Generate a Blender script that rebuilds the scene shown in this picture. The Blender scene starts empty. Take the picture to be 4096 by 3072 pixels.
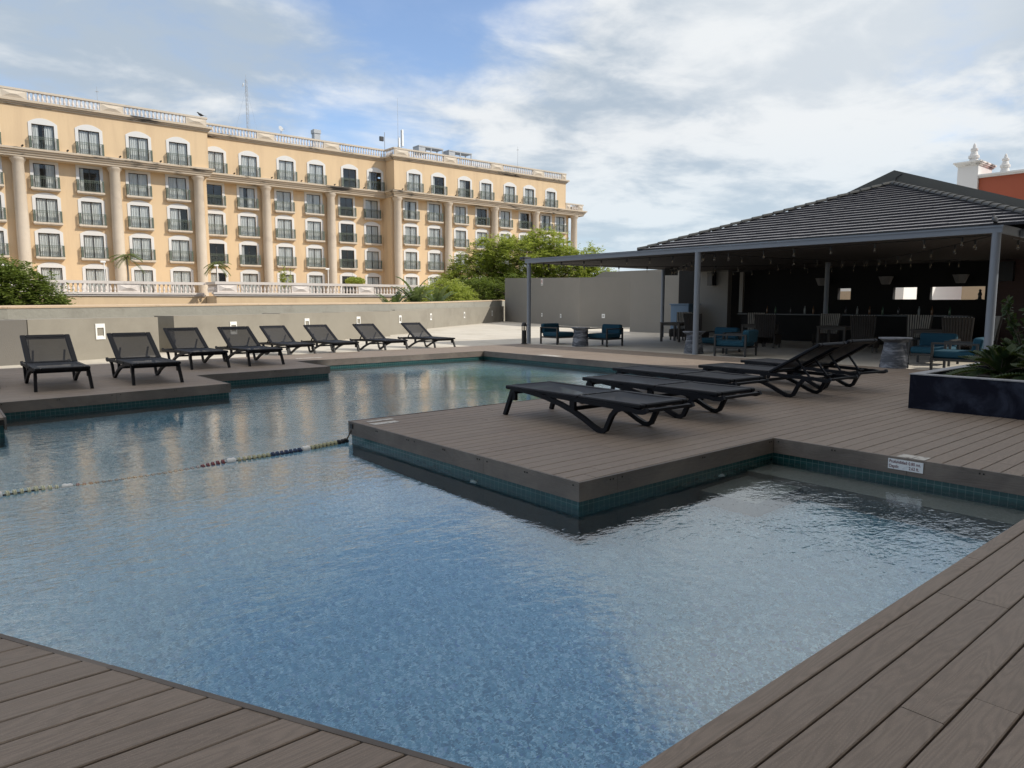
import bpy, math, random
from mathutils import Vector, Matrix, Euler
R = math.radians
rng = random.Random(7)
S = bpy.context.scene
COL = S.collection

# ------------------------------------------------------------------ helpers
class MB:
    """collects faces of one mesh"""
    def __init__(s):
        s.v = []; s.f = []; s.m = []; s.uv = {}
    def add(s, vs, fs, m=0):
        o = len(s.v); s.v += [tuple(p) for p in vs]
        for f in fs:
            s.f.append(tuple(i + o for i in f)); s.m.append(m)
    def box(s, x0, x1, y0, y1, z0, z1, m=0):
        s.add([(x0,y0,z0),(x1,y0,z0),(x1,y1,z0),(x0,y1,z0),(x0,y0,z1),(x1,y0,z1),(x1,y1,z1),(x0,y1,z1)],
              [(0,3,2,1),(4,5,6,7),(0,1,5,4),(1,2,6,5),(2,3,7,6),(3,0,4,7)], m)
    def rbox(s, x0, x1, y0, y1, z0, z1, b=.02, m=0):
        """box with chamfered edges on all sides"""
        X=(x0,x1);Y=(y0,y1);Z=(z0,z1); idx={}; vs=[]
        for i in (0,1):
            for j in (0,1):
                for k in (0,1):
                    sx=b if i==0 else -b; sy=b if j==0 else -b; sz=b if k==0 else -b
                    for a,p in (('x',(X[i],Y[j]+sy,Z[k]+sz)),('y',(X[i]+sx,Y[j],Z[k]+sz)),('z',(X[i]+sx,Y[j]+sy,Z[k]))):
                        idx[(i,j,k,a)]=len(vs); vs.append(p)
        g=lambda i,j,k,a: idx[(i,j,k,a)]
        fs=[]
        for i in (0,1):
            fs.append((g(i,0,0,'x'),g(i,1,0,'x'),g(i,1,1,'x'),g(i,0,1,'x')))
            fs.append((g(0,i,0,'y'),g(1,i,0,'y'),g(1,i,1,'y'),g(0,i,1,'y')))
            fs.append((g(0,0,i,'z'),g(1,0,i,'z'),g(1,1,i,'z'),g(0,1,i,'z')))
        for i in (0,1):
            for j in (0,1):
                fs.append((g(i,j,0,'x'),g(i,j,0,'y'),g(i,j,1,'y'),g(i,j,1,'x')))
                fs.append((g(i,0,j,'x'),g(i,0,j,'z'),g(i,1,j,'z'),g(i,1,j,'x')))
                fs.append((g(0,i,j,'y'),g(0,i,j,'z'),g(1,i,j,'z'),g(1,i,j,'y')))
                for k in (0,1): fs.append((g(i,j,k,'x'),g(i,j,k,'y'),g(i,j,k,'z')))
        s.add(vs, fs, m)
    def bar(s, a, b, w, h, m=0, up=(0,0,1)):
        """rectangular bar from a to b, w sideways, h along up"""
        a=Vector(a);b=Vector(b);d=(b-a).normalized();u=Vector(up)
        if abs(d.dot(u))>.98: u=Vector((0,1,0))
        r=d.cross(u).normalized(); u=r.cross(d).normalized()
        vs=[]
        for p in (a,b):
            for (i,j) in ((-1,-1),(1,-1),(1,1),(-1,1)): vs.append(p+r*(i*w/2)+u*(j*h/2))
        s.add(vs,[(0,1,2,3),(4,7,6,5),(0,4,5,1),(1,5,6,2),(2,6,7,3),(3,7,4,0)],m)
    def sweep(s, pts, w, h, m=0, side=(1,0,0)):
        """rectangular profile (w along side, h across) swept along pts"""
        pts=[Vector(p) for p in pts]; sd=Vector(side).normalized(); vs=[];fs=[]
        for i,p in enumerate(pts):
            d=(pts[min(i+1,len(pts)-1)]-pts[max(i-1,0)]).normalized()
            u=sd.cross(d).normalized(); hh=h[i] if isinstance(h,(list,tuple)) else h
            for (a,b) in ((-1,-1),(1,-1),(1,1),(-1,1)): vs.append(p+sd*(a*w/2)+u*(b*hh/2))
        for i in range(len(pts)-1):
            o=i*4
            for k in range(4): fs.append((o+k,o+(k+1)%4,o+4+(k+1)%4,o+4+k))
        n=len(pts)*4-4
        fs+=[(3,2,1,0),(n,n+1,n+2,n+3)]
        s.add(vs,fs,m)
    def tube(s, pts, r, n=8, m=0, cap=True):
        pts=[Vector(p) for p in pts]; vs=[];fs=[]; ref=None
        for i,p in enumerate(pts):
            d=(pts[min(i+1,len(pts)-1)]-pts[max(i-1,0)]).normalized()
            if ref is None:
                ref=Vector((0,0,1)) if abs(d.z)<.9 else Vector((1,0,0))
            a=d.cross(ref).normalized(); b=d.cross(a).normalized(); ref=-b if False else ref
            rr=r[i] if isinstance(r,(list,tuple)) else r
            for k in range(n):
                t=2*math.pi*k/n; vs.append(p+a*(math.cos(t)*rr)+b*(math.sin(t)*rr))
        for i in range(len(pts)-1):
            for k in range(n):
                fs.append((i*n+k,i*n+(k+1)%n,(i+1)*n+(k+1)%n,(i+1)*n+k))
        if cap:
            fs.append(tuple(range(n))[::-1]); fs.append(tuple((len(pts)-1)*n+k for k in range(n)))
        s.add(vs,fs,m)
    def lathe(s, prof, n=16, c=(0,0,0), m=0, cap=True, rot=0):
        vs=[];fs=[]
        for (r,z) in prof:
            for k in range(n):
                t=2*math.pi*k/n+rot; vs.append((c[0]+r*math.cos(t),c[1]+r*math.sin(t),c[2]+z))
        for i in range(len(prof)-1):
            for k in range(n): fs.append((i*n+k,i*n+(k+1)%n,(i+1)*n+(k+1)%n,(i+1)*n+k))
        if cap:
            fs.append(tuple(range(n))[::-1]); fs.append(tuple((len(prof)-1)*n+k for k in range(n)))
        s.add(vs,fs,m)
    def prism(s, poly, z0, z1, m=0, top=None):
        n=len(poly); z0s=z0 if isinstance(z0,(list,tuple)) else [z0]*n; z1s=z1 if isinstance(z1,(list,tuple)) else [z1]*n
        vs=[(p[0],p[1],z0s[i]) for i,p in enumerate(poly)]+[(p[0],p[1],z1s[i]) for i,p in enumerate(poly)]
        fs=[tuple(range(n))[::-1],tuple(range(n,2*n))]+[(i,(i+1)%n,n+(i+1)%n,n+i) for i in range(n)]
        s.add(vs,fs,m)
    def wallseg(s, a, b, t, z0, z1, m=0, z1b=None):
        """vertical slab from a to b (plan), thickness t towards the left of a->b"""
        a=Vector(a);b=Vector(b);d=(b-a).normalized();n=Vector((-d.y,d.x))*t
        if z1b is None: z1b=z1
        s.prism([a,b,b+n,a+n],z0,[z1,z1b,z1b,z1],m)
    def xf(s, M):
        s.v=[tuple(M@Vector(p)) for p in s.v]; return s
    def merge(s,o,m=None):
        s.add(o.v,o.f,0)
        if m is None: s.m[-len(o.f):]=o.m
        else: s.m[-len(o.f):]=[m]*len(o.f)
    def build(s, name, mats, parent=None, smooth=False, recalc=True, loc=None, rz=None):
        me=bpy.data.meshes.new(name); me.from_pydata(s.v,[],s.f)
        if not isinstance(mats,(list,tuple)): mats=[mats]
        for mt in mats: me.materials.append(mt)
        me.polygons.foreach_set('material_index', s.m)
        if smooth: me.polygons.foreach_set('use_smooth',[True]*len(s.f))
        if recalc:
            import bmesh
            bm=bmesh.new(); bm.from_mesh(me); bmesh.ops.recalc_face_normals(bm,faces=bm.faces); bm.to_mesh(me); bm.free()
        me.update()
        if smooth:
            try: me.set_sharp_from_angle(angle=R(40))
            except Exception: pass
        o=bpy.data.objects.new(name,me); COL.objects.link(o)
        if parent: o.parent=parent
        if loc is not None: o.location=loc
        if rz is not None: o.rotation_euler=(0,0,rz)
        return o

def tag(o,label=None,cat=None,group=None,kind=None):
    if label: o['label']=label
    if cat: o['category']=cat
    if group: o['group']=group
    if kind: o['kind']=kind
    return o
def thing(name,label,cat,loc=(0,0,0),rz=0,group=None):
    o=bpy.data.objects.new(name,None); o.empty_display_size=.2; COL.objects.link(o)
    o.location=loc; o.rotation_euler=(0,0,rz); return tag(o,label,cat,group)
def struct(o): o['kind']='structure'; return o
KIDS={}
def copy_tree(o,parent=None):
    c=o.copy(); COL.objects.link(c)
    if parent is not None: c.parent=parent
    for ch in list(o.children): copy_tree(ch,c)
    return c
def place(proto,used,loc,rz,label,group=None):
    """first call moves the prototype itself, later ones copy it"""
    o=proto if not used else copy_tree(proto)
    o.location=loc; o.rotation_euler=(0,0,rz); o['label']=label
    if group: o['group']=group
    return o

# ------------------------------------------------------------------ materials
class NT:
    def __init__(s,nt): s.nt=nt; s.n=nt.nodes; s.l=nt.links
    def __call__(s,t,inp=None,**kw):
        nd=s.n.new(t)
        for k,v in kw.items(): setattr(nd,k,v)
        for k,v in (inp or {}).items():
            sk=nd.inputs[k]
            if hasattr(v,'is_output') or isinstance(v,bpy.types.NodeSocket): s.l.new(v,sk)
            else: sk.default_value=v
        return nd
    def math(s,op,a,b=0,c=None,clamp=False):
        nd=s.n.new('ShaderNodeMath'); nd.operation=op; nd.use_clamp=clamp
        for i,v in enumerate((a,b) if c is None else (a,b,c)):
            if isinstance(v,bpy.types.NodeSocket): s.l.new(v,nd.inputs[i])
            else: nd.inputs[i].default_value=v
        return nd.outputs[0]
    def mix(s,f,a,b,blend='MIX'):
        nd=s.n.new('ShaderNodeMix'); nd.data_type='RGBA'; nd.blend_type=blend
        for i,v in ((0,f),(6,a),(7,b)):
            if isinstance(v,bpy.types.NodeSocket): s.l.new(v,nd.inputs[i])
            elif i==0: nd.inputs[0].default_value=v
            else: nd.inputs[i].default_value=(*v,1) if len(v)==3 else v
        return nd.outputs[2]
    def ramp(s,f,stops):
        nd=s.n.new('ShaderNodeValToRGB'); cr=nd.color_ramp
        while len(cr.elements)>len(stops): cr.elements.remove(cr.elements[-1])
        while len(cr.elements)<len(stops): cr.elements.new(.5)
        for e,(p,c) in zip(cr.elements,stops):
            e.position=p; e.color=(*c,1) if isinstance(c,tuple) else (c,c,c,1)
        s.l.new(f,nd.inputs[0]); return nd.outputs[0]
    def noise(s,vec,scale,detail=3,rough=.5,dist=0,out=0):
        nd=s('ShaderNodeTexNoise',{'Scale':scale,'Detail':detail,'Roughness':rough,'Distortion':dist})
        if vec is not None: s.l.new(vec,nd.inputs['Vector'])
        return nd.outputs[out]
def newmat(name):
    m=bpy.data.materials.new(name); m.use_nodes=True; t=NT(m.node_tree); t.n.clear()
    out=t('ShaderNodeOutputMaterial'); return m,t,out
def pmat(name,col,rough=.6,var=.12,scale=4,bump=0,bscale=60,metal=0,spec=.5,stain=None,stscale=1.2,stlim=(.55,.75),stretch=None,coat=0):
    """principled material with noise-varied colour, optional grime stains and fine bump"""
    m,t,out=newmat(name)
    tc=t('ShaderNodeTexCoord').outputs['Object']
    if stretch:
        tc=t('ShaderNodeMapping',{'Vector':tc,'Scale':stretch}).outputs[0]
    n=t.noise(tc,scale,5,.6)
    c=t.mix(n,tuple(x*(1-var) for x in col),tuple(min(1,x*(1+var)) for x in col))
    if stain:
        sn=t.noise(tc,stscale,6,.65,.3)
        f=t('ShaderNodeMapRange',{'Value':sn,'From Min':stlim[0],'From Max':stlim[1]}).outputs[0]
        c=t.mix(f,c,stain)
    b=t('ShaderNodeBsdfPrincipled',{'Base Color':c,'Roughness':rough,'Metallic':metal,'Specular IOR Level':spec,'Coat Weight':coat})
    if bump:
        bn=t.noise(tc,bscale,4,.6)
        bp=t('ShaderNodeBump',{'Height':bn,'Strength':bump,'Distance':.02}); t.l.new(bp.outputs[0],b.inputs['Normal'])
    t.l.new(b.outputs[0],out.inputs[0]); return m

def wood_deck(name,base,vertical=False):
    m,t,out=newmat(name)
    tc=t('ShaderNodeTexCoord').outputs['Object']
    geo=t('ShaderNodeNewGeometry'); rnd=geo.outputs['Random Per Island']
    sp=t('ShaderNodeSeparateXYZ',{0:tc})
    if vertical:   # fascia boards run along x or y: use x+y as the length
        ln=t.math('ADD',sp.outputs[0],sp.outputs[1]); ac=sp.outputs[2]
    else: ln=sp.outputs[0]; ac=sp.outputs[1]
    off=t.math('MULTIPLY',rnd,91.7)
    v=t('ShaderNodeCombineXYZ',{0:t.math('MULTIPLY',ln,.9),1:t.math('MULTIPLY',ac,9.),2:off}).outputs[0]
    n=t.noise(v,1.,2,.45,.25)
    g=t.math('SINE',t.math('MULTIPLY',n,120.))
    v2=t('ShaderNodeCombineXYZ',{0:t.math('MULTIPLY',ln,14.),1:t.math('MULTIPLY',ac,160.),2:off}).outputs[0]
    f=t.noise(v2,1.,3,.6)
    sp2=t.noise(tc,260.,2,.5)
    dirt=t.noise(tc,.9,5,.65,.4)
    w=t.noise(tc,4.5,4,.7)
    b0=base
    c=t.mix(rnd,tuple(x*.93 for x in b0),tuple(x*1.06 for x in b0))
    c=t.mix(t.math('MULTIPLY',t.math('ADD',g,1.),.2),c,tuple(x*.55 for x in b0))
    c=t.mix(t('ShaderNodeMapRange',{'Value':f,'From Min':.45,'From Max':.8,'To Max':.45}).outputs[0],c,tuple(x*.6 for x in b0))
    c=t.mix(t('ShaderNodeMapRange',{'Value':sp2,'From Min':.58,'From Max':.8,'To Max':.55}).outputs[0],c,tuple(min(1,x*2.0) for x in b0))
    c=t.mix(t('ShaderNodeMapRange',{'Value':dirt,'From Min':.45,'From Max':.7,'To Max':.5}).outputs[0],c,(.255,.22,.19))
    c=t.mix(t('ShaderNodeMapRange',{'Value':w,'From Min':.5,'From Max':.8,'To Max':.3}).outputs[0],c,tuple(x*.7 for x in b0))
    h=t.math('ADD',t.math('MULTIPLY',g,.35),t.math('MULTIPLY',f,.6))
    bp=t('ShaderNodeBump',{'Height':h,'Strength':.5,'Distance':.0016})
    rg=t('ShaderNodeMapRange',{'Value':dirt,'To Min':.52,'To Max':.72}).outputs[0]
    b=t('ShaderNodeBsdfPrincipled',{'Base Color':c,'Roughness':rg,'Specular IOR Level':.4,'Normal':bp.outputs[0]})
    t.l.new(b.outputs[0],out.inputs[0]); return m

M={}
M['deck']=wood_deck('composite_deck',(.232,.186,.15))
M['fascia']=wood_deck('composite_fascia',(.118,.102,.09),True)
M['gap']=pmat('deck_gap',(.012,.011,.01),.9)
M['concrete']=pmat('stamped_concrete',(.56,.52,.45),.7,.18,.8,.5,9,stain=(.42,.38,.31),stscale=.7,stlim=(.5,.72))
M['wall']=pmat('grey_render',(.285,.265,.222),.85,.09,1.5,.3,40,stain=(.23,.21,.175),stscale=.55,stlim=(.48,.72))
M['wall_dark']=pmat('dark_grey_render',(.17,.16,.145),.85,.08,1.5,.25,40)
M['wall_rough']=pmat('rough_grey_render',(.295,.288,.252),.9,.12,2.5,.9,9,stain=(.24,.23,.2),stscale=1.1)
M['coping']=pmat('peach_coping',(.55,.42,.29),.85,.12,1.5,.3,20,stain=(.25,.2,.16),stscale=3,stlim=(.58,.8))
M['wall2']=pmat('grey_plaster',(.235,.222,.2),.85,.07,1,.25,50)
M['peach']=pmat('peach_stucco',(.66,.495,.31),.85,.06,.3,.25,12,stain=(.56,.41,.26),stscale=.7,stlim=(.48,.75),stretch=(1,1,.13))
M['cream']=pmat('cream_stone',(.56,.49,.40),.8,.12,.9,.3,14,stain=(.40,.34,.28),stscale=.5,stlim=(.55,.8))
M['cornice']=pmat('cornice_stone',(.52,.44,.34),.8,.12,.9,.3,14,stain=(.06,.053,.047),stscale=.26,stlim=(.545,.63),stretch=(1,1,5))
M['white']=pmat('white_trim',(.66,.655,.64),.7,.05,.6)
M['baluster']=pmat('pale_stone',(.66,.60,.55),.75,.1,1.2,.2,14,stain=(.42,.37,.33),stscale=.8,stlim=(.58,.8))
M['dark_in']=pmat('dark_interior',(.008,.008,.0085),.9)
M['curtain']=pmat('sheer_curtain',(.60,.61,.60),.9,.08,3)
M['winframe']=pmat('bronze_frame',(.03,.027,.025),.45)
M['rail']=pmat('green_iron',(.085,.11,.085),.6,.25,2,stain=(.17,.18,.16),stscale=3)
M['plastic']=pmat('charcoal_resin',(.004,.0045,.0075),.5,.15,3,.08,180,spec=.2)
M['metal_dark']=pmat('bronze_metal',(.028,.027,.027),.45,.15,4)
M['cushion']=pmat('teal_cushion',(.006,.055,.092),.9,.15,5,.25,220)
M['stonepot']=pmat('slate_pot',(.075,.085,.105),.8,.3,3,.3,30,stain=(.26,.28,.32),stscale=2.2,stlim=(.46,.6),stretch=(1,1,4))
M['wicker']=pmat('brown_wicker',(.035,.029,.025),.7,.3,6,.6,70)
M['wicker_lit']=pmat('lit_wicker',(.40,.37,.33),.75,.2,6,.5,70)  # pale tone stands for light caught on the wicker ribs
M['greywood']=pmat('grey_wood',(.075,.064,.055),.7,.2,5,.3,30,stretch=(1,8,1))
M['bluesteel']=pmat('grey_paint',(.20,.225,.265),.5,.06,2)
M['tileroof']=pmat('slate_tile',(.23,.23,.25),.5,.2,1.6,.2,22)
M['tilelip']=pmat('shaded_dirty_tile_edge',(.012,.012,.018),.7,.2,4)  # course lips darkened: step shadow and dirt put into the colour
M['ridge']=pmat('ridge_tile',(.05,.053,.053),.6,.25,5,.3,40)
M['gable']=pmat('gable_render',(.10,.105,.10),.85,.12,.8,.3,30)
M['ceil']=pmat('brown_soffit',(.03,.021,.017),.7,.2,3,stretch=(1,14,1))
M['slat']=pmat('red_brown_slat',(.06,.028,.023),.6,.25,3,.2,40)
M['black']=pmat('black_plastic',(.012,.012,.013),.45)
M['planter']=None
M['soil']=pmat('soil',(.03,.025,.02),.95,.4,14,.8,40)
M['whitewall']=pmat('white_wall',(.82,.82,.80),.8,.05,1)
M['orange']=pmat('orange_stucco',(.33,.085,.045),.85,.1,.5,.25,16)
M['bark']=pmat('bark',(.10,.08,.06),.9,.3,6,.5,30)
M['palmbark']=pmat('palm_bark',(.19,.17,.14),.9,.25,6)
M['grey_metal']=pmat('galvanised',(.36,.37,.38),.5,.12,3,metal=.3)
M['lamp_white']=pmat('white_plastic',(.82,.82,.80),.5,.03)
M['street']=pmat('street_ground',(.06,.06,.058),.9,.2,.2)
M['ropeline']=pmat('rope',(.06,.055,.05),.9)
def leafmat(name,a,b,trans=.35):
    m,t,out=newmat(name)
    geo=t('ShaderNodeNewGeometry'); rnd=geo.outputs['Random Per Island']
    tc=t('ShaderNodeTexCoord').outputs['Object']; n=t.noise(tc,.7,3)
    f=t.math('ADD',t.math('MULTIPLY',rnd,.6),t.math('MULTIPLY',n,.5),clamp=True)
    c=t.mix(f,a,b)
    p=t('ShaderNodeBsdfPrincipled',{'Base Color':c,'Roughness':.55,'Specular IOR Level':.35})
    tr=t('ShaderNodeBsdfTranslucent',{'Color':t.mix(.4,c,(.20,.26,.03))})
    mx=t('ShaderNodeMixShader',{0:trans,1:p.outputs[0],2:tr.outputs[0]}); t.l.new(mx.outputs[0],out.inputs[0]); return m
M['leafA']=leafmat('tree_leaf_yellow_green',(.25,.33,.05),(.52,.56,.13),.5)
M['leafB']=leafmat('tree_leaf_green',(.085,.14,.028),(.22,.27,.06),.4)
M['leafP']=leafmat('palm_leaf',(.06,.10,.03),(.14,.19,.06))
M['leafB2']=leafmat('banana_leaf',(.07,.115,.045),(.15,.20,.085))
M['leafZ']=leafmat('planter_leaf',(.014,.032,.012),(.04,.07,.026),.2)
# planter: navy paint, chalky worn patches
def _planter():
    m,t,out=newmat('worn_navy_paint'); tc=t('ShaderNodeTexCoord').outputs['Object']
    n=t.noise(tc,2.3,6,.62,.5); n2=t.noise(tc,9,4,.6)
    f=t('ShaderNodeMapRange',{'Value':n,'From Min':.48,'From Max':.72,'To Max':.8}).outputs[0]
    f=t.math('MULTIPLY',f,t.math('ADD',n2,.35),clamp=True)
    c=t.mix(f,(.0035,.005,.014),(.05,.062,.095))
    b=t('ShaderNodeBsdfPrincipled',{'Base Color':c,'Roughness':.8,'Specular IOR Level':.2}); 
    bp=t('ShaderNodeBump',{'Height':n2,'Strength':.3,'Distance':.01}); t.l.new(bp.outputs[0],b.inputs['Normal'])
    t.l.new(b.outputs[0],out.inputs[0]); return m
M['planter']=_planter()
M['planter_cap']=pmat('worn_planter_top',(.30,.31,.33),.8,.3,5,.3,30,stain=(.10,.12,.16),stscale=4)
def _glass(name,tint,w):
    m,t,out=newmat(name)
    geo=t('ShaderNodeNewGeometry'); dp=t('ShaderNodeVectorMath',{0:geo.outputs['Normal'],1:geo.outputs['Incoming']},operation='DOT_PRODUCT').outputs['Value']
    f=t.math('ADD',t.math('MULTIPLY',t.math('POWER',t.math('SUBTRACT',1.,t.math('ABSOLUTE',dp)),5.),.9),w,clamp=True)
    tr=t('ShaderNodeBsdfTransparent',{'Color':(*tint,1)}); gl=t('ShaderNodeBsdfGlossy',{'Color':(1,1,1,1),'Roughness':.02})
    mx=t('ShaderNodeMixShader',{0:f,1:tr.outputs[0],2:gl.outputs[0]}); t.l.new(mx.outputs[0],out.inputs[0]); return m
M['glass']=_glass('window_glass',(.88,.90,.90),.05)
M['bulb']=_glass('bulb_glass',(.93,.92,.9),.035)
def _sling():
    m,t,out=newmat('mesh_sling'); tc=t('ShaderNodeTexCoord').outputs['Object']
    w=t.noise(tc,420,1); c=t.mix(w,(.007,.008,.011),(.020,.021,.027))
    p=t('ShaderNodeBsdfPrincipled',{'Base Color':c,'Roughness':.55,'Specular IOR Level':.3}); tr=t('ShaderNodeBsdfTransparent',{'Color':(.9,.9,.9,1)})
    mx=t('ShaderNodeMixShader',{0:.16,1:p.outputs[0],2:tr.outputs[0]}); t.l.new(mx.outputs[0],out.inputs[0]); return m
M['sling']=_sling()
def _tile():
    m,t,out=newmat('teal_pool_tile'); uv=t('ShaderNodeUVMap').outputs[0]
    br=t('ShaderNodeTexBrick',{'Vector':uv,'Color1':(.008,.055,.058,1),'Color2':(.016,.08,.08,1),'Mortar':(.13,.20,.19,1),'Scale':1.,'Mortar Size':.002,'Brick Width':.062,'Row Height':.095,'Bias':0.})
    br.offset=0.
    n=t.noise(t('ShaderNodeTexCoord').outputs['Object'],7,4)
    c=t.mix(t.math('MULTIPLY',n,.5),br.outputs[0],(.008,.05,.055))
    p=t('ShaderNodeBsdfPrincipled',{'Base Color':c,'Roughness':.25}); t.l.new(p.outputs[0],out.inputs[0]); return m
M['tile']=_tile()
def _floor():
    m,t,out=newmat('pebble_pool_finish'); tc=t('ShaderNodeTexCoord').outputs['Object']
    wv=t.noise(tc,22.,3,.6,out=1); wp=t('ShaderNodeMix',{0:.035},data_type='RGBA'); t.l.new(tc,wp.inputs[6]); t.l.new(wv,wp.inputs[7]); wc_=wp.outputs[2]
    vo=t('ShaderNodeTexVoronoi',{'Vector':wc_,'Scale':76.}); f=t('ShaderNodeSeparateColor',{0:vo.outputs['Color']}).outputs[0]
    ed=t('ShaderNodeTexVoronoi',{'Vector':wc_,'Scale':76.},feature='DISTANCE_TO_EDGE').outputs['Distance']
    c=t.ramp(f,[(0,(.035,.12,.19)),(.3,(.12,.31,.45)),(.65,(.30,.55,.70)),(.88,(.58,.80,.90)),(1,(.05,.15,.42))])
    c=t.mix(t('ShaderNodeMapRange',{'Value':ed,'From Min':.0,'From Max':.10,'To Min':.55,'To Max':0.}).outputs[0],c,(.03,.08,.11))
    n=t.noise(tc,.8,4); c=t.mix(t.math('MULTIPLY',n,.3),c,(.24,.50,.68))
    p=t('ShaderNodeBsdfPrincipled',{'Base Color':c,'Roughness':.8}); t.l.new(p.outputs[0],out.inputs[0]); return m
M['poolfloor']=_floor()
M['poolwall']=pmat('shaded_pebble_wall',(.07,.10,.11),.8,.5,30,0)  # darker than the floor: shade on the upright walls put into the colour
M['ledge']=pmat('pool_ledge_pebble',(.24,.26,.25),.8,.5,55,0)
def _water():
    m,t,out=newmat('pool_water'); tc=t('ShaderNodeTexCoord').outputs['Object']
    mp=t('ShaderNodeMapping',{'Vector':tc,'Rotation':(0,0,R(-38)),'Scale':(1.,1.7,1.)}).outputs[0]
    n1=t.noise(mp,1.3,2,.5); n2=t.noise(mp,5.5,3,.55,.3); n3=t.noise(mp,17.,2,.5)
    calm=t('ShaderNodeMapRange',{'Value':t.noise(tc,.28,2),'From Min':.38,'From Max':.62,'To Min':.22,'To Max':1.0}).outputs[0]
    h=t.math('ADD',t.math('MULTIPLY',n1,.75),t.math('ADD',t.math('MULTIPLY',n2,.5),t.math('MULTIPLY',n3,.22)))
    h=t.math('MULTIPLY',h,calm)
    bp=t('ShaderNodeBump',{'Height':h,'Strength':.5,'Distance':.024})
    fe=t('ShaderNodeFresnel',{'IOR':2.3,'Normal':bp.outputs[0]}); bk=t('ShaderNodeNewGeometry').outputs['Backfacing']
    fr=t('ShaderNodeMapRange',{'Value':bk,'To Min':fe.outputs[0],'To Max':.03})
    rf=t('ShaderNodeBsdfRefraction',{'Color':(.90,.98,1.,1),'Roughness':0.,'IOR':1.333,'Normal':bp.outputs[0]})
    gl=t('ShaderNodeBsdfGlossy',{'Color':(1,1,1,1),'Roughness':.0,'Normal':bp.outputs[0]})
    mx=t('ShaderNodeMixShader',{0:fr.outputs[0],1:rf.outputs[0],2:gl.outputs[0]}); t.l.new(mx.outputs[0],out.inputs[0]); return m
M['water']=_water()
def plain(name,col,rough=.6,var=.06): return pmat(name,col,rough,var,6)

# ------------------------------------------------------------------ world, sun, camera
EL=R(39); SD=Vector((.64,-.77,0)).normalized(); SUN=Vector((SD.x*math.cos(EL),SD.y*math.cos(EL),math.sin(EL)))
W=bpy.data.worlds.new('World'); S.world=W; W.use_nodes=True
t=NT(W.node_tree); t.n.clear()
wo=t('ShaderNodeOutputWorld')
sky=t('ShaderNodeTexSky',sky_type='NISHITA'); sky.sun_disc=False; sky.sun_elevation=EL; sky.sun_rotation=math.atan2(SD.x,SD.y)
sky.air_density=1.0; sky.dust_density=.6; sky.ozone_density=1.6
d=t('ShaderNodeTexCoord').outputs['Generated']; sp=t('ShaderNodeSeparateXYZ',{0:d})
den=t.math('ADD',t.math('MAXIMUM',sp.outputs[2],0.),.16)
pv=t('ShaderNodeCombineXYZ',{0:t.math('DIVIDE',sp.outputs[0],den),1:t.math('DIVIDE',sp.outputs[1],den),2:3.7}).outputs[0]
pv=t('ShaderNodeMapping',{'Vector':pv,'Rotation':(0,0,R(20)),'Scale':(1.,1.12,1.)}).outputs[0]
big=t.noise(pv,.75,7,.55,.15); fine=t.noise(pv,2.6,6,.58,.25); shade=t.noise(pv,1.15,5,.55,.2)
def toward(az,el,lo,hi):
    """smooth bump around a sky direction; az degrees right of the view heading"""
    a=R(49.8-az); v=(math.cos(a)*math.cos(R(el)),math.sin(a)*math.cos(R(el)),math.sin(R(el)))
    dp=t('ShaderNodeVectorMath',{0:d,1:v},operation='DOT_PRODUCT').outputs['Value']
    return t('ShaderNodeMapRange',{'Value':dp,'From Min':math.cos(R(hi)),'From Max':math.cos(R(lo))},interpolation_type='SMOOTHERSTEP').outputs[0]
cov=t.math('ADD',t.math('MULTIPLY',big,.62),t.math('MULTIPLY',fine,.38))
cov=t.math('SUBTRACT',cov,t.math('MULTIPLY',toward(-5,36,0,24),.25))
cov=t.math('SUBTRACT',cov,t.math('MULTIPLY',toward(-9,13,1,10),.06))
cov=t.math('ADD',cov,t.math('MULTIPLY',toward(26,16,6,28),.13))
cov=t.math('ADD',cov,t.math('MULTIPLY',toward(-32,20,5,22),.03))
cov=t.math('ADD',cov,t.math('MULTIPLY',toward(11,17,3,22),.10))
cov=t.math('ADD',cov,t.math('MULTIPLY',t('ShaderNodeMapRange',{'Value':sp.outputs[2],'From Min':0.,'From Max':.16,'To Min':1.,'To Max':0.}).outputs[0],.02))
hi=t('ShaderNodeMapRange',{'Value':sp.outputs[2],'From Min':.62,'From Max':.85},interpolation_type='SMOOTHSTEP').outputs[0]  # bright overhead cloud, out of view, added to lift the shaded deck
cov=t.math('ADD',cov,t.math('MULTIPLY',hi,.35))
mask=t('ShaderNodeMapRange',{'Value':cov,'From Min':.38,'From Max':.60,'To Min':.12,'To Max':.97},interpolation_type='SMOOTHSTEP').outputs[0]
dens=t('ShaderNodeMapRange',{'Value':t.math('ADD',t.math('MULTIPLY',shade,.5),t.math('MULTIPLY',fine,.5)),'From Min':.42,'From Max':.58},interpolation_type='SMOOTHSTEP').outputs[0]
cl=t.mix(dens,(2.75,3.25,3.8),(5.1,5.25,5.35))
cl=t.mix(t.math('MULTIPLY',toward(24,22,2,16),.5),cl,(5.3,5.45,5.5))
low=t('ShaderNodeMapRange',{'Value':sp.outputs[2],'From Min':.0,'From Max':.22,'To Min':.75,'To Max':0.}).outputs[0]
cl=t.mix(low,cl,(3.9,4.75,5.35))
cl=t.mix(hi,cl,(6.4,6.1,5.7))
skc=t.mix(1.,sky.outputs[0],(1.04,1.08,1.17),'MULTIPLY')
c=t.mix(mask,skc,cl)
bg=t('ShaderNodeBackground',{'Color':c,'Strength':.15}); t.l.new(bg.outputs[0],wo.inputs[0])

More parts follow.
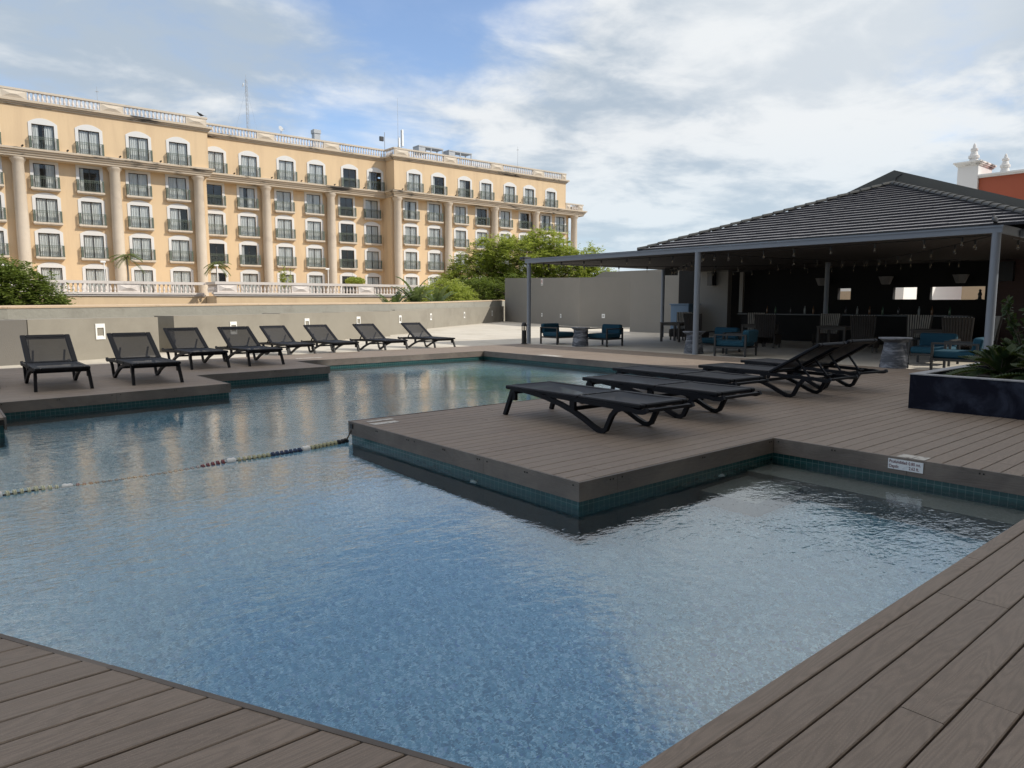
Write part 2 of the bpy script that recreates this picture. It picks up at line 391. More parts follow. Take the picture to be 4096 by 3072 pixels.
sl=bpy.data.lights.new('sun','SUN'); sl.energy=3.35; sl.angle=R(.5); sl.color=(1.,.93,.82)
so=bpy.data.objects.new('sun',sl); COL.objects.link(so); so.location=(20,-20,40); so.rotation_euler=(-SUN).to_track_quat('-Z','Y').to_euler()

cam=bpy.data.cameras.new('camera'); co=bpy.data.objects.new('camera',cam); COL.objects.link(co)
co.location=(0,0,1.4); co.rotation_euler=(R(90-6.49),0,R(49.8-90)); cam.sensor_width=36; cam.lens=2839/4096*36
cam.clip_end=5000; cam.clip_start=.05; S.camera=co
S.view_settings.view_transform='Standard'; S.view_settings.look='None'; S.view_settings.exposure=.18; S.view_settings.gamma=1
S.cycles.use_denoising=True; S.cycles.max_bounces=10; S.cycles.transparent_max_bounces=16; S.cycles.glossy_bounces=5; S.cycles.transmission_bounces=6
S.cycles.sample_clamp_indirect=6
FWD=Vector((math.cos(R(49.8))*math.cos(R(6.49)),math.sin(R(49.8))*math.cos(R(6.49)),-math.sin(R(6.49))))

# ------------------------------------------------------------------ ground, terrace, pool, deck
mb=MB(); mb.box(-1500,1500,-1500,1500,-8.3,-8.0); struct(mb.build('ground',M['street']))
# parapet line (plan), used to cut the terrace slab
PAR=[(-14,22.2),(2,23.2),(10.5,27.0),(20,33.2),(23.2,35.4),(38.4,46.3)]
mb=MB()
mb.prism([(-14,18.7),(16.3,18.7),(16.3,30.85),(10.5,27.2),(2,23.4),(-14,22.4)],-8.,-.09)
mb.prism([(16.3,-12),(60,-12),(60,46.5),(38.4,46.5),(23.2,35.6),(20,33.4),(16.3,30.85)],-8.,-.09)
struct(mb.build('terrace_floor',M['concrete']))
# pool outline (deck edge), anticlockwise seen from above
POOL=[(1.366,1.286),(6.80,1.286),(6.80,3.81),(3.91,3.81),(3.91,7.66),(12.85,7.66),(12.85,16.5),(7.11,16.5),(7.09,14.68),(4.21,14.5),(4.21,12.62),(.85,12.28),(.82,10.64),(-3.33,10.64)]
def clip(poly,axis,val,keep_ge):
    out=[]
    n=len(poly)
    for i in range(n):
        a=poly[i];b=poly[(i+1)%n]
        ia=(a[axis]>=val-1e-9) if keep_ge else (a[axis]<=val+1e-9); ib=(b[axis]>=val-1e-9) if keep_ge else (b[axis]<=val+1e-9)
        if ia: out.append(a)
        if ia!=ib:
            f=(val-a[axis])/(b[axis]-a[axis]); p=[a[0]+(b[0]-a[0])*f,a[1]+(b[1]-a[1])*f]; p[axis]=val; out.append(tuple(p))
    return out
PITCH=.147; PH=.9135
def area(p): return abs(sum(p[i][0]*p[(i+1)%len(p)][1]-p[(i+1)%len(p)][0]*p[i][1] for i in range(len(p))))/2
joint={}
def joints(k):
    if k not in joint:
        r=random.Random(1000+k); x=-9-r.random()*2.4; L=[]
        while x<18: L.append(x); x+=3.66 if r.random()<.75 else 2.44
        joint[k]=L
    return joint[k]
def boards(mb,poly,gap=.0075):
    ys=[p[1] for p in poly]; k0=math.floor((min(ys)-PH)/PITCH); k1=math.ceil((max(ys)-PH)/PITCH)
    for k in range(k0,k1):
        ya=PH+k*PITCH+gap/2; yb=PH+(k+1)*PITCH-gap/2
        s1=clip(clip(poly,1,ya,True),1,yb,False)
        if len(s1)<3 or area(s1)<1e-4: continue
        J=[-99]+joints(k)+[99]
        for a,b in zip(J,J[1:]):
            q=clip(clip(s1,0,a+.0015,True),0,b-.0015,False)
            if len(q)<3 or area(q)<2e-4: continue
            tp=clip(clip(q,1,ya+.004,True),1,yb-.004,False)
            if len(tp)==len(q):
                n=len(q); dz=random.Random(k*77+int(a*10)).uniform(-.0012,.0012)
                vs=[(x,y,-.028) for x,y in q]+[(x,y,-.0035+dz) for x,y in q]+[(x,y,dz) for x,y in tp]
                fs=[tuple(range(2*n,3*n))]+[(i,(i+1)%n,n+(i+1)%n,n+i) for i in range(n)]+[(n+i,n+(i+1)%n,2*n+(i+1)%n,2*n+i) for i in range(n)]
                mb.add(vs,fs)
            else: mb.prism(q,-.028,0.)
F=.027
nx,ny=.894*F,.449*F     # inset along the slanted edge
REG=[[(-8,-3.5),(16.3,-3.5),(16.3,1.286),(-8,1.286)],
 [(-8,1.286),(1.366-nx,1.286),(-3.33-nx,10.64),(-8,10.64)],
 [(-8,10.64),(.82-F,10.64),(.85-F,12.28+F),(-8,12.28+F)],
 [(-8,12.28+F),(.85-F,12.28+F),(4.21-F,12.62+F),(4.21-F,14.5+F),(-8,14.5+F)],
 [(-8,14.5+F),(4.21-F,14.5+F),(7.09-F,14.68+F),(7.11-F,16.5+F),(-8,16.5+F)],
 [(-8,16.5+F),(16.3,16.5+F),(16.3,18.7),(-8,18.7)],
 [(12.85+F,7.66-F),(16.3,7.66-F),(16.3,16.5+F),(12.85+F,16.5+F)],
 [(3.91+F,3.81+F),(16.3,3.81+F),(16.3,7.66-F),(3.91+F,7.66-F)],
 [(6.80+F,1.286),(16.3,1.286),(16.3,3.81+F),(6.80+F,3.81+F)]]
mb=MB()
for p in REG: boards(mb,p)
deck=MB(); deck.merge(mb,0)
for p in REG: deck.prism(p,-.095,-.029,1)
deck.box(16.29,16.3,-3.5,18.7,-.3,-.004,1); deck.box(-8,16.3,18.69,18.7,-.3,-.004,1)
struct(deck.build('pool_deck',[M['deck'],M['gap']],recalc=False))
# fascia boards around the pool edge, each board an island, with joints and screws
mb=MB(); scr=MB(); r2=random.Random(5)
for i,a in enumerate(POOL):
    b=POOL[(i+1)%len(POOL)]
    if i==len(POOL)-2: continue
    a=Vector(a);b=Vector(b);L=(b-a).length;dv=(b-a)/L;nv=Vector((dv.y,-dv.x))   # outward from the pool
    x=0
    while x<L-.01:
        e=min(L,x+r2.choice((1.22,2.44,1.83)))
        if L-e<.25: e=L
        p=a+dv*(x+.0015); q=a+dv*(e-.0015); dz=r2.uniform(-.001,.0025)
        mb.prism([p,q,q+nv*(F-.003),p+nv*(F-.003)],-.153,(.0015+dz) if i else -.0295)
        for sx in ((x+.05,x+.085) if r2.random()<.6 else (x+.06,))+((e-.06,) if e-x>.5 else ())+((.5*(x+e),.5*(x+e)+.03) if e-x>1 else ()):
            c=a+dv*sx-nv*.001; scr.wallseg(c,c+dv*.012,.004,-.034,-.022)
        x=e
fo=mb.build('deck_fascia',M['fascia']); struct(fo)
so2=scr.build('screw',M['gap'],fo)
# basin: tile band, walls and floor (uv for the tile)
def basin():
    inset=.03; n=len(POOL); vs=[];fs=[];mi=[];uvs=[]
    pts=[]
    for i in range(n):
        p0=Vector(POOL[i-1]);p1=Vector(POOL[i]);p2=Vector(POOL[(i+1)%n])
        d1=(p1-p0).normalized();d2=(p2-p1).normalized(); n1=Vector((d1.y,-d1.x));n2=Vector((d2.y,-d2.x))
        k=(n1+n2); k=k/(1+n1.dot(n2)); pts.append(p1+k*inset)
    run=0
    for i in range(n):
        a=pts[i];b=pts[(i+1)%n];L=(b-a).length
        for (z0,z1,m) in ((-.42,-.10,0),(-1.05,-.42,1)):
            o=len(vs); vs+=[(a.x,a.y,z0),(b.x,b.y,z0),(b.x,b.y,z1),(a.x,a.y,z1)]; fs.append((o+3,o+2,o+1,o)); mi.append(m)
            uvs+=[(run,z1+.198),(run+L,z1+.198),(run+L,z0+.198),(run,z0+.198)]
        run+=L
    o=len(vs); vs+=[(p.x,p.y,-1.05) for p in pts]; fs.append(tuple(range(o,o+n))); mi.append(2); uvs+=[(p.x,p.y) for p in pts]
    me=bpy.data.meshes.new('pool_basin'); me.from_pydata(vs,[],fs)
    for k in ('tile','poolwall','poolfloor'): me.materials.append(M[k])
    me.polygons.foreach_set('material_index',mi)
    ul=me.uv_layers.new(name='UVMap'); ul.data.foreach_set('uv',[c for u in uvs for c in u])
    ob=bpy.data.objects.new('pool_basin',me); COL.objects.link(ob); return struct(ob),pts
bas,WP=basin()
mb=MB(); mb.box(6.36,6.825,1.26,3.835,-1.045,-.46); mb.box(5.55,6.36,3.25,3.835,-1.045,-.66)
struct(mb.build('pool_step',M['ledge']))
mb=MB(); n=len(WP); mb.add([(p.x,p.y,-.225) for p in WP],[tuple(range(n))]); struct(mb.build('water',M['water'],recalc=False))

# ------------------------------------------------------------------ left side low walls and parapet
tooth=[((2.19,20.95),(5.52,22.53),1.0,'grey rendered low wall with its corner behind the second lounger from the left'),
 ((6.08,23.0),(10.25,24.7),1.02,'grey low wall section standing behind the third to fifth loungers'),
 ((10.35,25.4),(13.6,26.7),1.03,'grey low wall section behind the sixth lounger of the row'),
 ((13.5,27.0),(16.6,28.2),1.04,'grey low wall section behind the seventh lounger of the row'),
 ((17.3,29.4),(20.7,31.4),1.04,'grey low wall section behind the farthest lounger, last free-standing one')]
for a,b,z,lb in tooth:
    mb=MB(); mb.wallseg(a,b,.9,-.09,z); tag(mb.build('low_wall',M['wall']),lb,'wall','stepped low walls behind the loungers')
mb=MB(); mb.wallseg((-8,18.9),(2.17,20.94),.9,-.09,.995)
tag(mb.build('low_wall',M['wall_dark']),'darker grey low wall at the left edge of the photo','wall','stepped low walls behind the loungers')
ztop=[1.27,1.31,1.38,1.42,1.45,1.66]
pr=thing('parapet_wall','long rough grey parapet with peach coping closing the terrace','wall',(0,0,0))
mb=MB();cp=MB();lw=MB()
for i in range(len(PAR)-1):
    a,b=PAR[i],PAR[i+1]
    mb.wallseg(a,b,.28,-.09,ztop[i]-.05,0,ztop[i+1]-.05)
    aa=Vector(a);bb=Vector(b);dv=(bb-aa).normalized();nv=Vector((-dv.y,dv.x))
    cp.prism([aa-nv*.02,bb-nv*.02,bb+nv*.32,aa+nv*.32],[ztop[i]-.05,ztop[i+1]-.05,ztop[i+1]-.05,ztop[i]-.05],[ztop[i],ztop[i+1],ztop[i+1]+.03,ztop[i]+.03])
mb.build('wall_body',M['wall_rough'],pr)
cp.build('coping',M['coping'],pr)
lw.wallseg((19.6,32.75),(38.3,46.05),.2,-.09,1.06,0,1.16)
tag(lw.build('low_wall',M['wall']),'long straight low wall running to the tall grey wall','wall','stepped low walls behind the loungers')
# recessed wall lights
def wall_light():
    o=thing('wall_light','x','wall light')
    mb=MB(); w,h=.27,.42   # plate with a wedge recess, faces -y
    mb.box(-w/2,-w/2+.04,-.02,.0,0,h); mb.box(w/2-.04,w/2,-.02,.0,0,h); mb.box(-w/2+.04,w/2-.04,-.02,0,h-.11,h); mb.box(-w/2+.04,w/2-.04,-.02,0,0,.03)
    mb.build('plate',M['lamp_white'],o)
    mb=MB(); a=w/2-.04
    mb.add([(-a,-.018,.03),(a,-.018,.03),(a,.07,h-.11),(-a,.07,h-.11),(-a,-.018,h-.11),(a,-.018,h-.11)],[(0,1,2,3),(3,2,5,4),(0,3,4),(1,5,2)])
    mb.build('reflector',M['lamp_white'],o); return o
wl=wall_light()
def on_wall(a,b,X): # point on plan line at given X
    f=(X-a[0])/(b[0]-a[0]); return a[1]+(b[1]-a[1])*f
CAMZ=1.4
def ray_xy(u,v):
    rt=Vector((math.sin(R(49.8)),-math.cos(R(49.8)),0)); up=rt.cross(FWD)
    return FWD*2839+rt*(u-2048)-up*(v-1536)
WL=[(400,1326,tooth[0],'white recessed wall light on the nearest light grey wall, lone above the second lounger',1.),
    (933,1312,tooth[1],'white recessed wall light just above the back of the fourth lounger',1.),
    (1227,1294,tooth[2],'white recessed wall light just above the back of the sixth lounger',.93),
    (1433,1284,tooth[3],'white recessed wall light above the seventh lounger',.9),
    (1600,1277,tooth[4],'white recessed wall light above the farthest lounger on the last free wall',.9),
    (1723,1267,((19.6,32.75),(38.3,46.05)),'white recessed light on the long low wall, just right of the free walls',.95),
    (1857,1260,((19.6,32.75),(38.3,46.05)),'white recessed light in the middle of the long low wall',1.),
    (1968,1253,((19.6,32.75),(38.3,46.05)),'white recessed light on the long low wall beside the tall grey wall',1.)]
for i,(u,v,tt,lb,sc) in enumerate(WL):
    a=Vector(tt[0]);b=Vector(tt[1]);dv=(b-a).normalized();nv=Vector((-dv.y,dv.x)); q=ray_xy(u,v)
    k=a.dot(nv)/(q.x*nv.x+q.y*nv.y); p=q*k
    o=place(wl,i>0,(p.x-nv.x*.003,p.y-nv.y*.003,CAMZ+p.z-.21*sc),math.atan2(dv.y,dv.x),lb,'recessed lights along the low walls'); o.scale=(sc,1,sc)
# tall grey wall with sign and sockets
gw=thing('grey_wall','tall plain grey wall behind the two blue lounge chairs','wall')
A=Vector((37.6,45.4));B=Vector((32.6,31.95));Cc=Vector((34.7,28.9))
mb=MB(); mb.wallseg(B,A,-.25,-.09,3.02,0,3.45); mb.build('wall_panel',M['wall2'],gw)
mb=MB(); mb.wallseg(Cc+(Cc-B).normalized()*3,B,-.25,-.09,3.02,0,3.02); mb.build('wall_panel',M['wall2'],gw)
dv=(B-A).normalized(); nv=Vector((dv.y,-dv.x)); rzw=math.atan2(dv.y,dv.x)
def on_line(u,v,a,dv,nv):
    q=ray_xy(u,v); k=a.dot(nv)/(q.x*nv.x+q.y*nv.y); return q*k
p=on_line(2169.3,1128.8,A,dv,nv)
sg=thing('no_smoking_sign','small white no smoking sign high on the tall grey wall','sign',(p.x+nv.x*.01,p.y+nv.y*.01,CAMZ+p.z),rzw)
mb=MB(); mb.box(-.17,.17,-.02,0,-.24,.24); mb.build('plate',M['lamp_white'],sg)
mb=MB()
for k in range(20):
    a0=k*math.tau/20;a1=(k+1)*math.tau/20
    mb.add([(math.cos(x)*r_,-.022,math.sin(x)*r_+.05) for x,r_ in ((a0,.14),(a1,.14),(a1,.105),(a0,.105))],[(0,1,2,3)])
mb.bar((-.09,-.0235,.14),(.09,-.0235,-.04),.004,.03,up=(1,0,1)); 
mb.build('ring',plain('sign_red',(.35,.06,.06)),sg)
mb=MB(); mb.box(-.08,.06,-.0225,-.021,.03,.055); mb.box(.066,.08,-.0225,-.021,.03,.055); mb.box(-.13,.13,-.0225,-.021,-.17,-.14); mb.box(-.1,.1,-.0225,-.021,-.21,-.185); mb.build('mark',M['black'],sg)
def outlet():
    o=thing('wall_socket','x','socket'); mb=MB(); mb.box(-.1,.1,-.02,0,-.13,.13); mb.build('plate',M['lamp_white'],o)
    mb=MB(); mb.box(-.055,.055,-.024,-.02,-.025,.025); mb.build('socket_slot',M['winframe'],o); return o
ou=outlet()
for i,(u,v,a,dd,lb) in enumerate([(2168.7,1259.2,A,(B-A).normalized(),'white wall socket low on the grey wall, nearest to the bollard'),(2244,1263.5,A,(B-A).normalized(),'white wall socket on the grey wall above the left blue chair'),(2413.5,1264,B,(Cc-B).normalized(),'white wall socket on the grey wall above the right blue chair')]):
    nn=Vector((dd.y,-dd.x)); p=on_line(u,v,a,dd,nn)
    place(ou,i>0,(p.x+nn.x*.01,p.y+nn.y*.01,CAMZ+p.z),math.atan2(dd.y,dd.x),lb,'sockets on the tall grey wall')
mb=MB(); mb.prism([(47,46),(49,46),(49,30),(47,30)],-8,[3.7,3.7,4.2,4.2]); mb.v=[(x,y,z) for x,y,z in mb.v]
mb=MB(); mb.add([(48,46.2,-8),(48,46.2,3.3),(48,44.13,4.2),(48,30,4.17),(48,30,-8),(52,46.2,-8),(52,46.2,3.3),(52,44.13,4.2),(52,30,4.17),(52,30,-8)],[(0,1,2,3,4),(9,8,7,6,5),(0,5,6,1),(1,6,7,2),(2,7,8,3),(3,8,9,4)])
tag(mb.build('grey_building',M['wall2']),'low grey roof block rising just above the tall grey wall','building')
# ------------------------------------------------------------------ hotel across the street
HA=R(-1.3); HD=Vector((math.cos(HA),math.sin(HA),0)); HN=Vector((-math.sin(HA),math.cos(HA),0))
hotel=thing('hotel','long peach hotel with cream columns, arched white windows and iron balconies','building',HN*79,HA)
# window columns: (centre s, block) ; block gives facade depth of the upper wall
BD={'L':0.,'M':2.14,'R':0.}
WC=[(-6.9,'L'),(-3.2,'L'),(.9,'L'),(4.4,'L'),(8.74,'L'),(12.39,'L'),(16.62,'L'),(20.26,'L'),
    (24.5,'M'),(28.08,'M'),(32.3,'M'),(35.91,'M'),(40.17,'M'),(43.6,'M'),
    (47.97,'R'),(51.57,'R'),(55.71,'R'),(59.25,'R'),(63.37,'R'),(66.91,'R'),(71.03,'R'),(73.9,'R2')]
BD['R2']=0.
PC=[(-8.8,'L'),(-1.06,'L'),(6.7,'L'),(14.46,'L'),(22.2,'L'),(30.05,'M'),(37.9,'M'),(45.8,'R'),(53.4,'R'),(61.1,'R'),(68.6,'R'),(76.3,'R')]
ROWS=[(15.32,17.56,18.12,True),(12.02,14.26,14.50,False),(8.90,11.12,11.64,True),(5.72,7.93,8.43,True),(2.45,4.74,5.24,True)]
REC=1.05; WW=.86
def facade(mb,s0,s1,z0,z1,y,holes,rev=.16):
    S_=sorted({s0,s1}|{h[0] for h in holes}|{h[1] for h in holes}); Z_=sorted({z0,z1}|{h[2] for h in holes}|{h[3] for h in holes})
    for a,b in zip(S_,S_[1:]):
        for c,d_ in zip(Z_,Z_[1:]):
            m=((a+b)/2,(c+d_)/2)
            if any(h[0]<m[0]<h[1] and h[2]<m[1]<h[3] for h in holes): continue
            mb.add([(a,y,c),(b,y,c),(b,y,d_),(a,y,d_)],[(0,1,2,3)])
    for h in holes:
        a,b,c,d_=h; e=y+rev
        mb.add([(a,y,c),(b,y,c),(b,y,d_),(a,y,d_),(a,e,c),(b,e,c),(b,e,d_),(a,e,d_)],[(0,1,5,4),(1,2,6,5),(2,3,7,6),(3,0,4,7)])
SPAN={'L':(-12.,23.15),'M':(23.15,45.1),'R':(45.1,74.0)}
wb=MB(); inn=MB()
for bk,(a,b) in SPAN.items():
    y=BD[bk]; cs=[c for c,k in WC if k==bk]
    up=[(c-WW,c+WW,ROWS[0][0],ROWS[0][1]) for c in cs]
    facade(wb,a,b,15.2,19.1,y,up)
    b2=77.6 if bk=='R' else b; cs2=[c for c,k in WC if k==bk or (bk=='R' and k=='R2')]
    lo=[(c-WW,c+WW,r[0],r[1]) for c in cs2 for r in ROWS[1:]]
    facade(wb,a,b2 if bk!='R' else 75.6,-8,14.7,y+REC,lo)
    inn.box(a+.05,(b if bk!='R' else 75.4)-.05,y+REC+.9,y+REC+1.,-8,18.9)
# side faces, soffits, roof
wb.add([(45.1,0,15.2),(45.1,2.14,15.2),(45.1,2.14,19.1),(45.1,0,19.1)],[(0,1,2,3)])
wb.add([(45.1,REC,-8),(45.1,2.14+REC,-8),(45.1,2.14+REC,14.7),(45.1,REC,14.7)],[(0,1,2,3)])
wb.add([(74.0,0,15.2),(74.0,14,15.2),(74.0,14,19.1),(74.0,0,19.1)],[(0,1,2,3)])
wb.add([(75.6,REC,-8),(75.6,14,-8),(75.6,14,14.7),(75.6,REC,14.7)],[(0,1,2,3)])
wb.add([(23.15,0,14.7),(23.15,2.2,14.7),(23.15,2.2,19.1),(23.15,0,19.1)],[(0,1,2,3)])
wb.add([(23.15,REC,-8),(23.15,3.2,-8),(23.15,3.2,14.7),(23.15,REC,14.7)],[(0,1,2,3)])
wb.add([(-12,0,-8),(-12,14,-8),(-12,14,19.1),(-12,0,19.1)],[(0,1,2,3)])
wb.add([(-12,14,-8),(77,14,-8),(77,14,19.1),(-12,14,19.1)],[(0,1,2,3)])
wb.build('wall',M['peach'],hotel,recalc=False)
inn.build('room_shade',M['dark_in'],hotel)  # dark sheets standing for the shade of the rooms behind the windows
rf=MB(); rf.box(-12,23.1,.1,14,19.3,19.45); rf.box(23.1,45.2,2.3,14,19.3,19.45); rf.box(45.2,73.9,.1,14,19.3,19.45); rf.box(73.9,77.6,.2,14,15.0,15.15)
rf.build('roof',M['grey_metal'],hotel)
def band(mb,bk,a,b,prof,yy):
    """moulding: stacked boxes (z0,z1,projection) in front of plane yy"""
    for z0,z1,p in prof: mb.box(a-(p if bk in('R','L0') else 0),b+(p if bk=='L' or bk=='Rend' else 0),yy-p,yy+.35,z0,z1)
UP=[(19.0,19.16,.12),(19.16,19.3,.26),(19.3,19.5,.4)]
MIDP=[(14.55,14.75,.10),(14.75,14.95,.2),(14.95,15.12,.34),(15.12,15.3,.48)]
cm=MB()
for bk,(a,b) in SPAN.items():
    y=BD[bk]; band(cm,bk,a,b,UP,y)
    band(cm,bk,a,77.6 if bk=='R' else b,MIDP,y)
    cm.box(a,77.6 if bk=='R' else b,y-.05,y+REC+.1,14.5,14.56)       # soffit
    if bk=='R':
        for z0,z1,p in UP: cm.box(45.1-p,45.1,0,2.4,z0,z1)
        for z0,z1,p in MIDP: cm.box(45.1-p,45.1,0,2.4,z0,z1)
        for z0,z1,p in UP: cm.box(74.0,74.0+p,-p,6,z0,z1)
        for z0,z1,p in MIDP: cm.box(77.6,77.6+p,-p,8,z0,z1)
cm.build('cornice',M['cornice'],hotel)
# joints lines at mid cornice: small drip brackets
for c,bk in PC:
    mb=MB(); y=BD[bk]+.55
    mb.lathe([(.5,-8),(.5,2.2),(.52,8),(.46,14.0),(.5,14.06),(.52,14.16),(.62,14.28),(.66,14.4),(.67,14.5)],20,(c,y,0)); mb.build('column',M['cream'],hotel,smooth=True)
# balustrades: panels over the columns, baluster bays between
BAL=[(.085,0),(.085,.06),(.06,.09),(.118,.24),(.105,.34),(.055,.54),(.05,.62),(.085,.68),(.085,.74)]
def panel(mb,c,w,y,z,h=.8):
    mb.box(c-w/2,c+w/2,y-.12,y+.12,z,z+h)
    a,b=w/2-.12,h/2-.11; zc=z+h/2; ya=y-.122
    mb.add([(c-a,ya,zc-b),(c+a,ya,zc-b),(c+a,ya,zc+b),(c-a,ya,zc+b),(c-a*.25,ya-.14,zc),(c+a*.25,ya-.14,zc)],[(0,1,5,4),(1,2,5),(2,3,4,5),(3,0,4)])
def bays(a,b,cents,y,z,pw,par,hh=.74):
    edges=[a]+[x for c in cents for x in (c-pw/2,c+pw/2)]+[b]
    for i in range(0,len(edges),2):
        s0,s1=edges[i],edges[i+1]
        if s1-s0<.5: continue
        mb=MB(); n=max(1,round((s1-s0)/.345))
        for k in range(n): mb.lathe([(r_,z_*hh/.74) for r_,z_ in BAL],8,(s0+(k+.5)*(s1-s0)/n,y,z),cap=False)
        mb.build('baluster_row',M['baluster'],par,smooth=True)
ph=MB()
for bk,(a,b) in SPAN.items():
    y=BD[bk]+.05; cs=[c for c,k in PC if k==bk]
    if bk=='L': cs=cs[:-1]+[22.1]
    if bk=='R': cs=[46.15]+cs[1:-1]
    cs=[c for c in cs if a<c-1<c+.9<b+.2]
    e=b-.7 if bk=='R' else b
    bays(a,e,cs,y,19.52,2.0,hotel)
    rail=MB(); rail.box(a-(.05 if bk!='M' else 0),b+.06,y-.16,y+.16,20.26+.02,20.46); rail.box(a,b,y-.14,y+.14,19.46,19.54)
    rail.build('balustrade_rail',M['cream'],hotel)
    for c in cs:
        mb=MB(); panel(mb,c,2.0,y,19.5); mb.build('parapet_panel',M['cream'],hotel)
mb=MB(); panel(mb,73.55,.9,.05,19.5); mb.build('parapet_panel',M['cream'],hotel)
mb=MB()   # return balustrade at the middle/right step
for k in range(5): mb.lathe(BAL,8,(45.15,.5+k*.36,19.52),cap=False)
mb.build('baluster_row',M['baluster'],hotel,smooth=True)
mb=MB(); mb.box(45.0,45.3,.2,2.1,20.28,20.46); mb.build('balustrade_rail',M['cream'],hotel)
bays(75.3,76.6,[],.1,15.32,2,hotel); bays(74.6,75.0,[],.1,15.32,2,hotel)
mb=MB(); panel(mb,74.5,.9,.1,15.3); panel(mb,77.1,.9,.1,15.3); mb.box(74,77.7,-.06,.26,16.08,16.26); mb.build('parapet_panel',M['cream'],hotel)
mb=MB(); mb.box(77.4,77.7,.3,8,15.3,16.2); mb.build('parapet_panel',M['cream'],hotel)
# windows ------------------------------------------------------------
def surround(arch,h,ah):
    """white band round an opening of half width WW and height h, local origin at sill centre"""
    mb=MB(); ow=WW+.27; y0,y1=-.05,.0
    if arch:
        st=h+.12; n=10; top=[]
        for k in range(n+1):
            x=-ow+2*ow*k/n; top.append((x,st+(ah-.0-st)*(1-(x/ow)**2)))
    else: top=[(-ow,h+ah-h),(ow,ah)]; 
    front=[]
    inner=[(-WW,0),(-WW,h),(WW,h),(WW,0)]
    # left and right jambs
    mb.box(-ow,-WW,y0,y1,0,h); mb.box(WW,ow,y0,y1,0,h)
    pts=[(-ow,h)]+[(x,z) for x,z in top]+[(ow,h)]
    n=len(pts); vs=[(x,y0,z) for x,z in pts]+[(x,y1,z) for x,z in pts]
    fs=[tuple(range(n))]+[(i,(i+1)%n,n+(i+1)%n,n+i) for i in range(n)]
    mb.add(vs,fs); return mb
def curtain(x0,x1,h,rr):
    mb=MB(); n=int((x1-x0)/.05); vs=[];fs=[]; ph_=rr.random()*6
    for i in range(n+1):
        x=x0+(x1-x0)*i/n; y=.18+.04*math.sin(x*42+ph_+math.sin(x*9+ph_)*1.4)
        vs+=[(x,y,.02),(x,y+.01,h)]
    for i in range(n): fs.append((2*i,2*i+2,2*i+3,2*i+1))
    mb.add(vs,fs); return mb
def balcony_rail(base):
    mb=MB(); w=1.15; p=.36; h=1.05
    for z in (base+.06,base+h): mb.box(-w,w,-p,-p+.03,z,z+.035); mb.box(-w,-w+.03,-p,0,z,z+.035); mb.box(w-.03,w,-p,0,z,z+.035)
    mb.box(-w,w,-p+.005,-p+.02,base+h-.2,base+h-.18)
    for k in range(15):
        x=-w+.02+(2*w-.04)*k/14; mb.box(x-.011,x+.011,-p,-p+.022,base+.06,base+h)
        if k<14:   # small scroll between bars
            xm=x+(2*w-.04)/28
            for q in range(6):
                a0=q*math.tau/6;a1=(q+1)*math.tau/6
                mb.bar((xm+.05*math.cos(a0),-p+.01,base+h-.1+.065*math.sin(a0)),(xm+.05*math.cos(a1),-p+.01,base+h-.1+.065*math.sin(a1)),.014,.014)
    for x in (-w+.015,w-.015):
        for k in range(3): mb.box(x-.011,x+.011,-p+.09*k+.08,-p+.09*k+.1,base+.06,base+h)
    for x in (-w+.12,w-.12): mb.box(x-.07,x+.07,-p-.005,-p+.02,base+.06,base+h)
    return mb
rr=random.Random(3)
protos={}
def make_window(row,var):
    key=(row,var)
    if key in protos: 
        return copy_tree(protos[key],hotel)
    z0,z1,za,arch=ROWS[row]; h=z1-z0
    o=surround(arch,h,za-z0).build('window',M['white'],hotel)
    fb=MB()
    for a,b,c,d_ in ((-WW,-WW+.06,0,h),(WW-.06,WW,0,h),(-.035,.035,0,h),(-WW,WW,h-.06,h),(-WW,WW,0,.05)): fb.box(a,b,.09,.14,c,d_)
    fb.build('frame',M['winframe'],o)
    gb=MB(); gb.add([(-WW,.12,0),(WW,.12,0),(WW,.12,h),(-WW,.12,h)],[(0,1,2,3)]); gb.build('glass',M['glass'],o,recalc=False)
    if var==0: curtain(-WW,WW,h,rr).build('curtain',M['curtain'],o)
    elif var==1: c1=curtain(-WW,.2,h,rr); c1.build('curtain',M['curtain'],o)
    elif var==2:
        c1=curtain(-WW,-.35,h,rr); c1.merge(curtain(.12,WW,h,rr)); c1.build('curtain',M['curtain'],o)
    elif var==3: curtain(-WW,-.5,h,rr).build('curtain',M['curtain'],o)
    elif var==4: pass
    protos[key]=o
    return o
VAR={(4,1):2,(5,1):3,(7,2):1,(8,1):4,(8,3):4,(9,3):3,(12,0):4,(12,1):4,(12,2):4,(12,3):4,(13,0):3,(14,1):2,(17,1):4,(20,1):2,(19,1):3,(16,0):1,(15,0):3,(8,4):1,(12,4):4,(9,1):2,(4,0):2}
bp=None; bp0=None
for i,(c,bk) in enumerate(WC):
    for r_ in range(5):
        if bk=='R2' and r_==0: continue
        y=BD[bk]+(0 if r_==0 else REC); z=ROWS[r_][0]
        o=make_window(r_,VAR.get((i,r_),0)); o.location=(c,y,z)
        if r_==4: continue
        if r_==0:
            if bp0 is None: q=balcony_rail(0).build('balcony_railing',M['rail'],hotel); bp0=q
            else: q=copy_tree(bp0,hotel)
        else:
            if bp is None:
                sb=MB(); sb.box(-1.1,1.1,-.32,.0,-.27,-.17); sb.box(-1.17,1.17,-.42,.0,-.17,-.0)
                q=sb.build('balcony',M['cream'],hotel); balcony_rail(0).build('railing',M['rail'],q); bp=q
            else: q=copy_tree(bp,hotel)
        q.location=(c,y,z)
